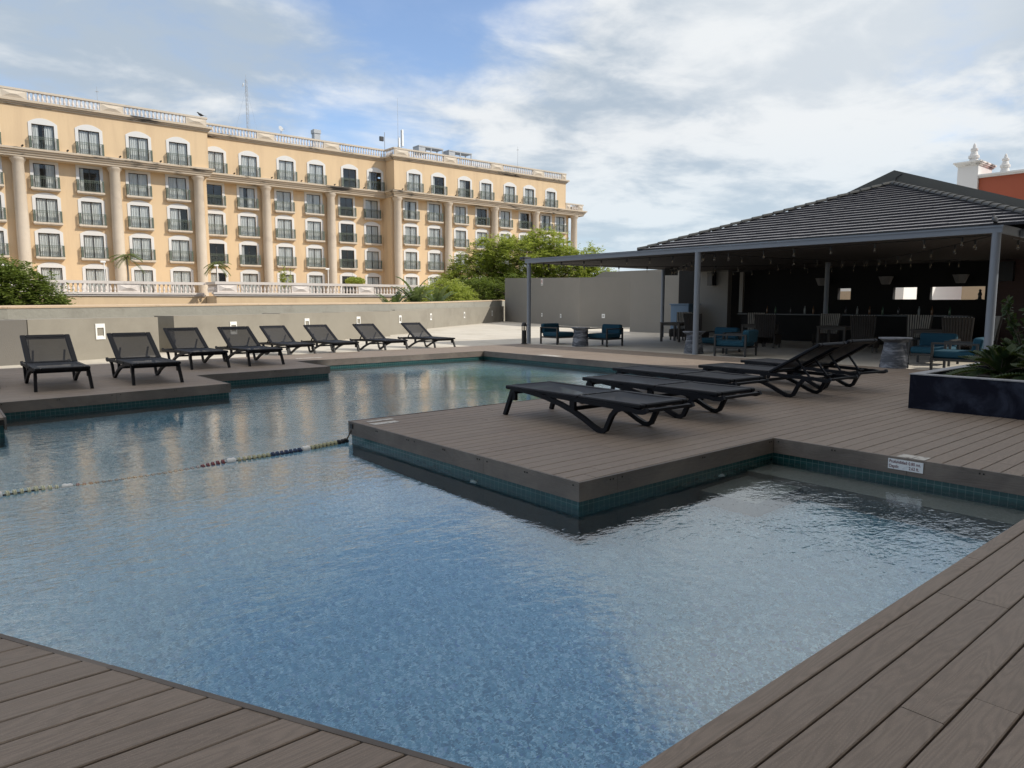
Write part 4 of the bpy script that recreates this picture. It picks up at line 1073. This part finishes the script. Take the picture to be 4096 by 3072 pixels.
for i,(x,y,lb) in enumerate(((10.42,7.0,'raised black sun lounger left of the pair facing the pool on the right deck'),(11.9,7.1,'raised black sun lounger rightmost of the deck group, near the slate side table'))): place(up,True,(x,y,0),R(180)-.05-.1*i,lb,LG)
# ------------------------------------------------------------------ blue lounge chairs
def lounge_chair():
    o=thing('lounge_chair','x','armchair'); w=.44;d_=.46;t_=.05
    for sx in (-1,1):
        mb=MB(); x=sx*w
        mb.build('x',M['metal_dark'],o) if False else None
        mb.box(x-t_/2,x+t_/2,-d_,d_,.585,.625); mb.box(x-t_/2,x+t_/2,-d_+t_,d_-t_,.235,.275); mb.build('arm',M['metal_dark'],o)
        for y,h in ((d_-t_/2,.585),(-d_+t_/2,.585)):
            mb=MB(); mb.box(x-t_/2,x+t_/2,y-t_/2,y+t_/2,0,h); mb.build('leg',M['metal_dark'],o)
    mb=MB(); mb.box(-w+.025,w-.025,d_-t_,d_-.01,.235,.275); mb.box(-w+.025,w-.025,-d_+.01,-d_+t_,.235,.275); mb.box(-w+.025,w-.025,-d_+.01,-d_+.04,.56,.60); mb.box(-w+.025,w-.025,-.4,.4,.225,.24); mb.build('seat_frame',M['metal_dark'],o)
    def cush(x0,x1,y0,y1,z0,z1,name,tilt=0):
        mb=MB(); mb.rbox(x0,x1,y0,y1,z0,z1,.035); ob=mb.build(name,M['cushion'],o)
        bv=ob.modifiers.new('round','BEVEL'); bv.width=.018; bv.segments=2; bv.limit_method='ANGLE'; bv.angle_limit=R(30)
        if tilt: ob.location=(0,y1,z0); ob.data.transform(Matrix.Translation((0,-y1,-z0))); ob.rotation_euler=(tilt,0,0)
        return ob
    cush(-w+.03,w-.03,-d_+.06,d_+.0,.275,.44,'seat_cushion')
    cush(-w+.035,w-.035,-d_-.02,-d_+.17,.40,.76,'back_cushion',R(7))
    return o
lc=lounge_chair()
CH=[((18.25,18.98),180,'blue cushioned lounge chair left of the first slate table, beside the bollard'),
 ((18.66,17.02),94,'blue cushioned lounge chair right of the first slate table, under the sockets'),
 ((18.85,12.5),90,'blue cushioned lounge chair facing the pool, behind the front middle post'),
 ((17.95,11.35),12,'blue cushioned lounge chair turned sideways just right of the front middle post'),
 ((19.15,6.62),96,'blue cushioned lounge chair facing the pool beside the right slate table'),
 ((17.85,5.62),2,'blue cushioned lounge chair turned sideways behind the planter, at the right post')]
for i,(p,a,lb) in enumerate(CH): place(lc,i>0,(p[0],p[1],-.09),R(a),lb,'blue lounge chairs under the pavilion')
# slate side tables
def side_table():
    o=thing('side_table','x','side table')
    mb=MB(); mb.lathe([(.285,0),(.29,.03),(.275,.1),(.28,.13),(.262,.2),(.268,.235),(.245,.31),(.25,.34),(.225,.42),(.232,.45),(.215,.52),(.22,.56)],28); mb.build('pedestal',M['stonepot'],o,smooth=True)
    mb=MB(); mb.lathe([(.215,.555),(.30,.62),(.33,.635),(.335,.655),(.33,.66)],32); mb.build('table_top',M['stonepot'],o,smooth=True); return o
st=side_table()
for i,(p,lb) in enumerate((((17.75,17.32),'slate blue pedestal side table between the two left lounge chairs'),((17.82,12.68),'slate blue pedestal side table behind the front middle post'),((16.42,6.45),'slate blue pedestal side table near the raised loungers on the right'))):
    place(st,i>0,(p[0],p[1],-.09 if i<2 else -.002),i*.7,lb,'slate side tables')
# wicker dining chairs and tables
def wicker():
    o=thing('wicker_chair','x','chair'); w=.31
    mb=MB(); n=11
    for k in range(n):
        f=k/(n-1); x=-w+2*w*f; ft=1+.10*1; yb=.05*(1-(2*f-1)**2)
        mb.tube([(x*.93,-.24-yb,.36),(x,-.27-yb,.7),(x*1.10,-.33-yb,1.12)],.0335,7)
    mb.build('backrest',M['wicker'],o,smooth=True)
    mb=MB()
    for k in range(n-1):
        f=(k+.5)/(n-1); x=-w+2*w*f; yb=.05*(1-(2*f-1)**2)
        mb.tube([(x*.93,-.214-yb,.40),(x,-.242-yb,.7),(x*1.10,-.30-yb,1.135)],.021,5)
    mb.build('lit_ribs',M['wicker_lit'],o,smooth=True)  # pale ribs paint the light on the chair fronts
    mb=MB(); mb.rbox(-w-.0,w+.0,-.26,.30,.36,.46,.03)
    for k in range(12):
        f=k/11; x=-w+2*w*f; mb.tube([(x,.295,.14),(x,.305,.30),(x,.295,.44)],.028,6)
    for sx in (-1,1):
        for k in range(9):
            y=-.24+.52*k/8; mb.tube([(sx*w,y,.14),(sx*(w+.01),y,.3),(sx*w,y,.44)],.03,6)
    mb.build('seat',M['wicker'],o)
    for x in (-w+.03,w-.03):
        for y in (-.23,.27): mb=MB(); mb.box(x-.025,x+.025,y-.025,y+.025,0,.16); mb.build('leg',M['greywood'],o)
    return o
wc=wicker()
def dtable():
    o=thing('dining_table','x','table'); mb=MB(); a=.47
    for k in range(6): mb.rbox(-a+k*(2*a/6)+.003,-a+(k+1)*(2*a/6)-.003,-a,a,.71,.75,.004)
    mb.build('table_top',M['greywood'],o)
    mb=MB(); mb.box(-a+.06,a-.06,-a+.05,-a+.08,.63,.71); mb.box(-a+.06,a-.06,a-.08,a-.05,.63,.71); mb.box(-a+.05,-a+.08,-a+.06,a-.06,.63,.71); mb.box(a-.08,a-.05,-a+.06,a-.06,.63,.71); mb.build('apron',M['greywood'],o)
    for sx in (-1,1):
        for sy in (-1,1): mb=MB(); mb.box(sx*(a-.05)-.035,sx*(a-.05)+.035,sy*(a-.05)-.035,sy*(a-.05)+.035,0,.71); mb.build('leg',M['greywood'],o)
    return o
dt=dtable()
DT=[((22.9,17.1),'grey wooden dining table at the left end of the pavilion'),((23.0,13.6),'grey wooden dining table between wicker chairs, second from the left'),((23.2,10.95),'grey wooden dining table third from the left, by the back middle post'),((22.3,7.75),'grey wooden dining table nearest the slatted wall')]
for i,(p,lb) in enumerate(DT): place(dt,i>0,(p[0],p[1],-.09),.03*i,lb,'dining tables in the pavilion')
WCH=[((24.0,17.75),96,'wicker chair facing the pool behind the leftmost dining table'),((22.0,15.55),-84,'wicker chair with its dark back to the pool at the leftmost dining table'),
 ((24.0,14.5),95,'wicker chair facing the pool at the second dining table'),((22.1,12.75),-82,'wicker chair with its dark back to the pool at the second dining table'),
 ((24.0,11.7),92,'wicker chair facing the pool behind the third dining table'),((22.2,9.6),-80,'wicker chair with its dark back to the pool at the third dining table'),
 ((23.3,8.6),92,'wicker chair facing the pool at the dining table by the slatted wall'),((21.1,6.7),-82,'wicker chair with its dark back to the pool, nearest the right front post'),
 ((23.0,6.75),40,'wicker chair half hidden behind the front right post')]
for i,(p,a,lb) in enumerate(WCH): place(wc,i>0,(p[0],p[1],-.09),R(a),lb,'wicker chairs in the pavilion')
# bollard lamp
o=thing('bollard_lamp','black bollard lamp with clear lantern at the deck corner by the first post','bollard lamp',(16.2,18.52,0))
mb=MB(); mb.tube([(0,0,0),(0,0,.47)],.085,18); mb.lathe([(.11,0),(.11,.015),(.085,.03)],18); mb.build('shaft',M['black'],o,smooth=True)
mb=MB(); mb.tube([(0,0,.47),(0,0,.62)],.075,16); mb.build('lantern_glass',M['bulb'],o,smooth=True)
mb=MB()
for k in range(6): t0=k*math.tau/6; mb.bar((.082*math.cos(t0),.082*math.sin(t0),.46),(.082*math.cos(t0),.082*math.sin(t0),.63),.012,.012)
mb.tube([(0,0,.47),(0,0,.6)],.02,8); mb.build('cage',M['black'],o)
mb=MB(); mb.lathe([(.095,.615),(.095,.64),(.085,.69),(.055,.735),(.0,.75)],18); mb.build('cap',M['black'],o,smooth=True)
# planter
o=thing('planter','long worn navy planter box with grey rim on the right deck','planter',(10.17,3.78,0))
mb=MB(); 
for (x0,x1,y0,y1) in ((0,.13,-6,0),(.13,2.9,-.13,0),(2.77,2.9,-6,-.13),(.13,2.77,-6,-5.87)): mb.box(x0,x1,y0,y1,.001,.455)
mb.build('box',M['planter'],o)
mb=MB()
for (x0,x1,y0,y1) in ((-.008,.137,-6,.008),(.137,2.905,-.137,.008),(2.765,2.905,-6,-.137)): mb.box(x0,x1,y0,y1,.455,.468)
mb.build('rim',M['planter_cap'],o)
mb=MB(); mb.box(.13,2.77,-5.87,-.13,.05,.37); mb.build('soil',M['soil'],o)
# ------------------------------------------------------------------ trees and plants
def leaf_quad(vs,fs,p,d_,n,l,w):
    s=d_.cross(n)
    if s.length<1e-4: return
    s.normalize(); o=len(vs); q=p+d_*l
    vs.extend([p,p+d_*(l*.45)+s*w,q,p+d_*(l*.45)-s*w]); fs.append((o,o+1,o+2,o+3))
def rvec(r): 
    while True:
        v=Vector((r.uniform(-1,1),r.uniform(-1,1),r.uniform(-1,1)))
        if .02<v.length<1: return v
def tree(name,label,base,trunk_h,blobs,n,leaf,mat,seed,group=None,clump=.75,wl=.3,sc=1.):
    """blobs: list of (centre, radii); leaves grow on feathery sprigs in clumps spread through the crown"""
    r=random.Random(seed); o=thing(name,label,'tree',base,0,group); vs=[];fs=[]; blobs=[((c[0]*sc,c[1]*sc,8+(c[2]-8)*sc+.0),tuple(x*sc for x in rd)) for c,rd in blobs]
    tb=MB(); top=Vector((0,0,trunk_h))
    tb.tube([(0,0,0),(.15,.1,trunk_h*.4),(.05,.2,trunk_h*.75),top],[.34,.27,.23,.19],10)
    tot=sum(b[1][0]*b[1][1]*b[1][2] for b in blobs)
    for c,rad in blobs:
        c=Vector(c); m=max(4,int(n*rad[0]*rad[1]*rad[2]/tot/60))
        tb.tube([top*.8,top*.5+c*.5+Vector((r.uniform(-.4,.4),r.uniform(-.4,.4),-.3)),c],[.15,.09,.03],6)
        for k in range(m):
            v=rvec(r); v=v.normalized()*(v.length**.45); v=Vector((v.x*rad[0],v.y*rad[1],v.z*rad[2])); cc=c+v*r.uniform(.8,1.08)
            if k%5==0: tb.tube([c+v*.1,c+v*.55+Vector((0,0,.15)),cc],[.04,.022,.008],4)
            cr=clump*r.uniform(.55,1.25); outw=(v.normalized()+Vector((0,0,.35))).normalized()
            for q in range(8):      # sprigs
                d0=(rvec(r).normalized()*.9+outw*.7); d0.z*=.7; d0.normalize(); ln=cr*r.uniform(.5,1.1); p0=cc+rvec(r)*cr*.45
                for j in range(8):  # leaflets along the sprig, drooping at its end
                    f=(j+1)/8; p=p0+d0*(ln*f)+Vector((0,0,-.28*ln*f*f))
                    sd=d0.cross(Vector((0,0,1)))
                    if sd.length<.05: continue
                    sd.normalize(); dr=(d0*.5+sd*(1 if j%2 else -1)+Vector((0,0,r.uniform(-.4,.3)))).normalized()
                    nn=(Vector((0,0,1))+rvec(r)*.7).normalized()
                    leaf_quad(vs,fs,p,dr,nn,leaf*r.uniform(.7,1.3),leaf*wl)
    tb.build('trunk',M['bark'],o,smooth=True)
    mb=MB(); mb.add(vs,fs); mb.build('crown',M[mat],o,recalc=False); return o
tree('mimosa_tree','large yellow-green feathery tree in front of the right end of the hotel',(48.,55.4,-8),9.5,
 [((0,0,12.2),(3.1,3.1,1.7)),((-2.4,2.2,11.4),(2.2,2.2,1.5)),((2.4,-2.6,11.6),(2.4,2.4,1.6)),((3.6,-4.,10.6),(1.9,1.9,1.5)),((-3.8,2.8,10.4),(1.7,1.7,1.1)),((-.6,.2,9.6),(3.2,3.2,1.7)),((1.9,-2.,9.2),(2.8,2.8,1.5)),((1.2,-1.4,13.5),(1.7,1.7,.9)),((-1.6,1.2,13.2),(1.5,1.5,.8)),((3.6,-3.4,12.4),(1.4,1.4,.8))],110000,.24,'leafA',1,'street trees beyond the terrace wall',.95,.3,1.34)
tree('mimosa_tree','dark green feathery tree at the left edge in front of the hotel terrace',(3.6,45.2,-8),8.2,
 [((0,0,10.0),(2.6,2.4,1.5)),((-2.4,-.6,10.2),(2.4,2.2,1.5)),((1.5,.3,9.3),(1.6,1.8,1.2)),((-.4,-.5,11.0),(1.3,1.5,.6)),((-4.6,-.8,9.6),(2.2,2,1.6)),((2.4,.4,8.8),(.9,1.2,.7))],60000,.17,'leafB',2,'street trees beyond the terrace wall',.6)
tree('leafy_bush','loose green bush below the big tree, left of the tall grey wall',(31.4,45.4,-8),8.2,
 [((0,.3,9.6),(1.6,1.5,1.0)),((-1.6,-.6,9.5),(1.2,1.2,.7)),((1.8,1.6,9.6),(1.4,1.4,1.1)),((3.4,3.0,9.4),(1.4,1.4,1.2)),((.4,.4,10.4),(.8,.8,.5))],28000,.15,'leafA',3,'street trees beyond the terrace wall',.55,.3,1.14)
tree('leafy_bush','dense green bush behind the end of the long low wall',(40.3,52.6,-8),8.4,
 [((0,0,9.6),(2.0,2.0,1.5)),((1.2,-2.2,9.7),(1.8,1.8,1.5)),((-1.6,1.2,9.3),(1.4,1.4,1.1)),((2.6,-3.2,9.8),(1.6,1.6,1.4))],30000,.17,'leafB',4,'street trees beyond the terrace wall',.65,.3,1.22)
tree('leafy_bush','far green bush beyond the right end of the hotel terrace',(50,50,-8),8,
 [((0,0,9.5),(3,3,1.7)),((4,-2,9.2),(3,3,1.5)),((-4,2,9.0),(2.5,2.5,1.3))],16000,.22,'leafB',5,'street trees beyond the terrace wall',.8)
# palms on the hotel terrace
def palm(label,loc,h,seed,sc=1.):
    r=random.Random(seed); o=thing('palm_tree',label,'palm tree',loc,HA,'small palms on the hotel terrace')
    tb=MB(); tb.tube([(0,0,0),(.05,0,h*.5),(.0,.05,h)],[.11,.085,.07],8); tb.build('trunk',M['palmbark'],o,smooth=True)
    vs=[];fs=[]
    for k in range(17):
        a=k*2.399+r.uniform(-.2,.2); el=r.uniform(-.2,1.15); L=r.uniform(1.0,1.45)*sc; hd=Vector((math.cos(a),math.sin(a),0))
        pts=[]
        for j in range(11):
            f=j/10; pts.append(Vector((0,0,h))+hd*(L*f*math.cos(el*(1-f*.5)))+Vector((0,0,L*(math.sin(el)*f-.75*f*f))))
        for j in range(1,11):
            d_=(pts[j]-pts[j-1]).normalized(); s=d_.cross(Vector((0,0,1))).normalized()
            for sg_ in (-1,1):
                for h2 in (0,.5):
                    dd=(s*sg_+d_*.8+Vector((0,0,-.35))).normalized(); leaf_quad(vs,fs,pts[j-1].lerp(pts[j],h2),dd,Vector((0,0,1)),.42*sc*(1-.5*abs(j/10-.45)),.028)
    mb=MB(); mb.add(vs,fs); mb.build('crown',M['leafP'],o,recalc=False); return o
palm('small palm on the hotel terrace in front of the second column',HP(13.45,71,2.35),3.1,3,1.1)
palm('small palm on the hotel terrace in front of the block step column',HP(21.1,71,2.35),2.75,4,1.05)
o=thing('topiary_shrub','flat clipped yellow-green shrub on the hotel terrace before a dark window','shrub',HP(34.25,68.5,2.35),HA)
r=random.Random(9); vs=[];fs=[]
for k in range(2600):
    v=rvec(r); p=Vector((v.x*1.1,v.y*.8,1.35+v.z*.42)); leaf_quad(vs,fs,p,rvec(r).normalized(),rvec(r).normalized(),.12,.045)
mb=MB(); mb.add(vs,fs); mb.build('crown',M['leafA'],o,recalc=False); mb=MB(); mb.tube([(0,0,0),(0,0,1.3)],[.06,.05],6); mb.tube([(-.3,0,1.3),(-.35,0,3.2)],.012,4); mb.build('stem',M['bark'],o)
o=thing('leafy_plant','tall loose yellow-green plant on the hotel terrace left of the middle column','plant',HP(26.9,68.5,2.35),HA)
vs=[];fs=[];tb=MB()
for k in range(7):
    a=r.uniform(0,6.3); H_=r.uniform(1.1,2.6); b=Vector((math.cos(a)*.5,math.sin(a)*.3,0)); tb.tube([b*.5,b+Vector((0,0,H_))],.018,4)
    for j in range(34):
        f=r.uniform(.3,1); leaf_quad(vs,fs,b*(.5+.5*f)+Vector((0,0,H_*f)),(rvec(r)+Vector((0,0,.3))).normalized(),rvec(r).normalized(),.34,.05)
tb.build('stem',M['bark'],o); mb=MB(); mb.add(vs,fs); mb.build('foliage',M['leafA'],o,recalc=False)
# banana plants behind the parapet
def banana(label,loc,leaves,seed):
    r=random.Random(seed); o=thing('banana_plant',label,'banana plant',loc,0,'banana plants behind the parapet')
    tb=MB(); tb.tube([(0,0,-8-loc[2]+.0),(0,0,-.8)],[.16,.1],8); tb.build('stem',M['palmbark'],o)
    for (az,L,el,w,torn) in leaves:
        hd=Vector((math.cos(az),math.sin(az),0)); s=Vector((-math.sin(az),math.cos(az),0)); n=18; vs=[];fs=[]; p=Vector((0,0,-1.0)); an=el
        row=[]
        for j in range(n+1):
            f=j/n; wd=w*math.sin(math.pi*min(1,f*.93+.07))**.6*(1-.2*f); rip=.0
            row.append((p.copy(),wd)); d_=hd*math.cos(an)+Vector((0,0,math.sin(an))); p=p+d_*(L/n); an-=el*.9/n*(.4+1.5*f)
        for j in range(n):
            (a,wa),(b,wb_)=row[j],row[j+1]; gap=.22 if (torn and r.random()<.55) else 0
            dn=Vector((0,0,-.35))
            for sg_ in (-1,1):
                o_=len(vs); bb=a.lerp(b,1-gap)
                vs+=[a,b,b.lerp(bb,1)+s*sg_*wb_+dn*wb_*r.uniform(.5,1.3),a+s*sg_*wa+dn*wa*r.uniform(.5,1.1)] if not gap else [a,b,bb+s*sg_*wb_+dn*wb_*r.uniform(.8,1.6),a+s*sg_*wa+dn*wa*r.uniform(.5,1.2)]
                fs.append((o_,o_+1,o_+2,o_+3))
        mb=MB(); mb.add(vs,fs); mb.build('leaf',M['leafB2'],o,recalc=False)
    return o
banana('small banana leaves poking over the parapet, left pair',(11.2,28.3,.95),[(2.6,1.1,1.3,.17,0),(-.3,1.4,1.25,.14,0),(.4,1.2,.9,.2,0)],1)
banana('broad banana leaves poking over the parapet, above the fifth lounger',(12.15,28.4,1.2),[(3.,1.1,1.2,.24,0),(-.4,1.15,1.15,.24,0),(-.75,1.3,.8,.2,0),(2.4,.9,1.4,.2,0)],2)
rb=random.Random(21)
for i,(x,y,z,lb) in enumerate(((21.6,36.4,1.6,'torn banana plant at the left of the clump behind the parapet'),(23.0,36.2,1.9,'tall banana plant with upright broad leaves in the middle of the clump'),(26.3,38.7,1.8,'torn dark banana plant at the right of the clump behind the parapet'))):
    L=[]
    for k in range(8): L.append((k*.8+rb.uniform(-.3,.3),rb.uniform(1.5,2.1),rb.uniform(.75,1.25),rb.uniform(.2,.3),k%3!=0))
    if i==1: L+=[(2.9,2.3,1.5,.3,0),(-.6,2.3,1.5,.28,0)]
    banana(lb,(x,y,z+.35),L,30+i)
# planter shrub: rosettes of stiff pinnate fronds with paddle leaflets
def zamia(label,loc,n,L0,seed,group):
    r=random.Random(seed); o=thing('cardboard_palm',label,'shrub',loc,0,group); vs=[];fs=[]; st=MB()
    for k in range(n):
        az=k*2.399; el=r.uniform(.15,1.2); L=L0*r.uniform(.75,1.15); hd=Vector((math.cos(az),math.sin(az),0)); pts=[]
        for j in range(17):
            f=j/16; pts.append(hd*(L*f*math.cos(el))+Vector((0,0,.02+L*(math.sin(el)*f-.35*f*f))))
        st.tube(pts[::4],[.009,.008,.006,.005,.003],4)
        for j in range(3,17):
            d_=(pts[j]-pts[j-1]).normalized(); s=d_.cross(Vector((0,0,1))).normalized(); u=s.cross(d_)
            for sg_ in (-1,1):
                dd=(s*sg_*.9+d_*.75+u*.35).normalized(); l=.125*(1-.35*abs(j/16-.6)); w=.021; nn=(u+s*sg_*-.4+rvec(r)*.3).normalized(); sd=dd.cross(nn).normalized(); p=pts[j]; o_=len(vs)
                vs+=[p,p+dd*l*.35+sd*w,p+dd*l*.8+sd*w*1.1,p+dd*l+nn*.012,p+dd*l*.8-sd*w*1.1,p+dd*l*.35-sd*w]; fs.append(tuple(range(o_,o_+6)))
    st.build('frond_stem',M['bark'],o); mb=MB(); mb.add(vs,fs); mb.build('fronds',M['leafZ'],o,recalc=False); return o
GP='shrubs growing in the navy planter'
zamia('dark green paddle-leaved shrub at the left in the navy planter',(11.3,3.05,.38),34,.62,1,GP)
zamia('dark green paddle-leaved shrub at the photo edge in the navy planter',(11.0,2.45,.38),30,.62,2,GP)
zamia('dark green paddle-leaved shrub further back in the navy planter',(12.15,3.0,.38),34,.75,3,GP)
o=thing('leafy_shrub','tall leafy shrub with pale twigs rising from the planter at the right edge','shrub',(12.2,2.88,.38),0,GP)
tb=MB(); vs=[];fs=[]; r=random.Random(12)
for k in range(16):
    a=r.uniform(0,6.3); H_=r.uniform(.6,1.12); b=Vector((math.cos(a)*.42,math.sin(a)*.42,0)); tb.tube([b*.15,b*.6+Vector((0,0,H_*.6)),b+Vector((0,0,H_))],[.012,.008,.004],5)
    for j in range(46):
        f=r.uniform(.25,1); p=b*(.15+.85*f)+Vector((0,0,H_*f)); leaf_quad(vs,fs,p,(rvec(r)+Vector((0,0,.35))).normalized(),rvec(r).normalized(),.10,.03)
tb.build('stem',M['bark'],o); mb=MB(); mb.add(vs,fs); mb.build('foliage',M['leafZ'],o,recalc=False)
# ------------------------------------------------------------------ lane rope, depth sign, markers
rope=thing('lane_rope','floating lane rope with coloured plastic discs across the pool from the peninsula corner','lane rope',(0,0,-.225))
RP=[(3.93,7.60,.15),(3.87,7.57,.07),(3.8,7.52,.015),(3.2,7.41,.004),(2.72,7.37,.0),(2.33,7.37,-.004),(2.12,7.34,-.02),(1.9,7.33,-.036),(1.6,7.32,-.042),(1.2,7.33,-.04),(.95,7.33,-.022),(.74,7.32,.0),(.5,7.29,.002),(-.3,7.22,.0),(-1.7,7.25,.0)]
RP=[Vector(p) for p in RP]
mb=MB(); mb.tube(RP,.009,6); mb.build('rope',M['ropeline'],rope)
cum=[0]
for a,b in zip(RP,RP[1:]): cum.append(cum[-1]+(b-a).length)
def at_len(s):
    for i in range(len(RP)-1):
        if s<=cum[i+1]: f=(s-cum[i])/(cum[i+1]-cum[i]); return RP[i].lerp(RP[i+1],f),(RP[i+1]-RP[i]).normalized()
    return RP[-1],(RP[-1]-RP[-2]).normalized()
COLS={'k':(.012,.014,.02),'y':(.46,.45,.29),'w':(.72,.74,.74),'b':(.03,.055,.13),'r':(.22,.06,.07),'p':(.42,.38,.38),'c':(.62,.62,.45)}
RM={k:plain('rope_disc_'+k,v,.45) for k,v in COLS.items()}
seq='kkkyyyyyyyWbbbbbbbyyyyyyyWrrrrrpppppppppppppppppprrrWccccccccWrrrrrccccccccWbbbbbbbyyyyyyy'
s=.2; prot={}
for ch in seq:
    big=ch=='W'; s+=.03 if big else .0
    p,d_=at_len(s)
    key=(ch,)
    if key not in prot:
        mb=MB()
        if big: mb.lathe([(.014,-.045),(.034,-.042),(.043,-.024),(.039,-.005),(.039,.005),(.043,.024),(.034,.042),(.014,.045)],16)
        else: mb.lathe([(.012,-.010),(.031,-.012),(.036,-.010),(.036,-.004),(.029,-.002),(.029,.002),(.036,.004),(.036,.010),(.031,.012),(.012,.010)],16)
        mb.xf(Matrix.Rotation(R(90),4,'Y')); q=mb.build('float_disc',RM['w' if big else ch],rope,smooth=True); prot[key]=q
    else: q=copy_tree(prot[key],rope)
    q.location=p; q.rotation_euler=(rng.uniform(-.3,.3),math.asin(-d_.z),math.atan2(d_.y,d_.x)+rng.uniform(-.12,.12))
    s+=.052+(.03 if big else 0)
mb=MB(); mb.box(3.898,3.909,7.535,7.60,-.075+.225,-.02+.225); mb.build('anchor_plate',M['black'],rope)
# depth sign on the fascia (plane X=6.8 facing the pool)
sg=thing('depth_sign','white depth sign with dark red lettering on the pool edge board','sign',(6.797,2.516,-.062))
mb=MB(); mb.box(-.006,0,-.149,.149,-.047,.047); mb.build('plate',pmat('worn_white_sign',(.66,.69,.72),.5,.1,9,stain=(.35,.38,.42),stscale=12),sg)
def text(body,y,z,size,name,par,mat,x=-.0068):
    cu=bpy.data.curves.new(name,'FONT'); cu.body=body; cu.size=size; cu.extrude=.0004; cu.offset=.0006
    ob=bpy.data.objects.new(name,cu); COL.objects.link(ob); bpy.context.view_layer.update()
    me=bpy.data.meshes.new_from_object(ob.evaluated_get(bpy.context.evaluated_depsgraph_get())); bpy.data.objects.remove(ob)
    me.materials.clear(); me.materials.append(mat); q=bpy.data.objects.new(name,me); COL.objects.link(q); q.parent=par
    q.location=(x,y,z); q.rotation_euler=(R(90),0,R(-90)); q.scale=(.76,1,1); return q
tm=plain('sign_lettering',(.10,.012,.02),.6)
text('Profundidad:',.14,.010,.041,'lettering',sg,tm); text('0.80 mt.',-.026,.008,.041,'lettering',sg,tm)
text('Depth:',.14,-.033,.041,'lettering',sg,tm); text('2.62 ft.',-.03,-.034,.041,'lettering',sg,tm)
# worn white marker plates on the deck
mk=pmat('worn_white_paint',(.50,.49,.46),.7,.15,20,stain=(.27,.25,.23),stscale=14,stlim=(.5,.6))
mb=MB()
for a,b in ((2.374,2.478),(2.485,2.612)): mb.box(6.835,6.985,a,b,.0025,.0045)
tag(mb.build('depth_marker',mk),'worn white marker painted on the deck boards behind the depth sign','marker',None)
mb=MB(); mb.box(12.95,13.2,13.5,14.25,.0025,.0045); tag(mb.build('depth_marker',mk),'white marker plate on the far right edge of the pool','marker')
mb=MB(); mb.box(4.0,4.35,7.2,7.32,.0025,.0045); mb.box(4.05,4.4,7.42,7.5,.0025,.0045); tag(mb.build('depth_marker',mk),'flaked white marker at the peninsula corner above the lane rope','marker')
mb=MB(); mb.box(7.4,8.1,17.2,17.32,.0025,.0045); tag(mb.build('depth_marker',mk),'faint white marker on the far left pool deck','marker')
# pool return fittings
fp=None
for i,(x,y,rz,lb) in enumerate(((3.93,5.2,R(-90),'round white water inlet under the left side of the peninsula'),(5.9,3.85,0,'round white water inlet under the right side of the peninsula'))):
    if fp is None:
        fp=thing('water_inlet','x','pool fitting'); mb=MB(); mb.lathe([(.05,0),(.05,.012),(.03,.025),(.012,.03)],14); mb.xf(Matrix.Rotation(R(90),4,'X')); mb.build('ring',M['lamp_white'],fp)
        mb=MB(); mb.lathe([(.02,.02),(.018,.04),(.0,.045)],10); mb.xf(Matrix.Rotation(R(90),4,'X')); mb.build('nozzle',M['lamp_white'],fp)
    place(fp,i>0,(x,y,-.36),rz,lb,'water inlets of the pool')
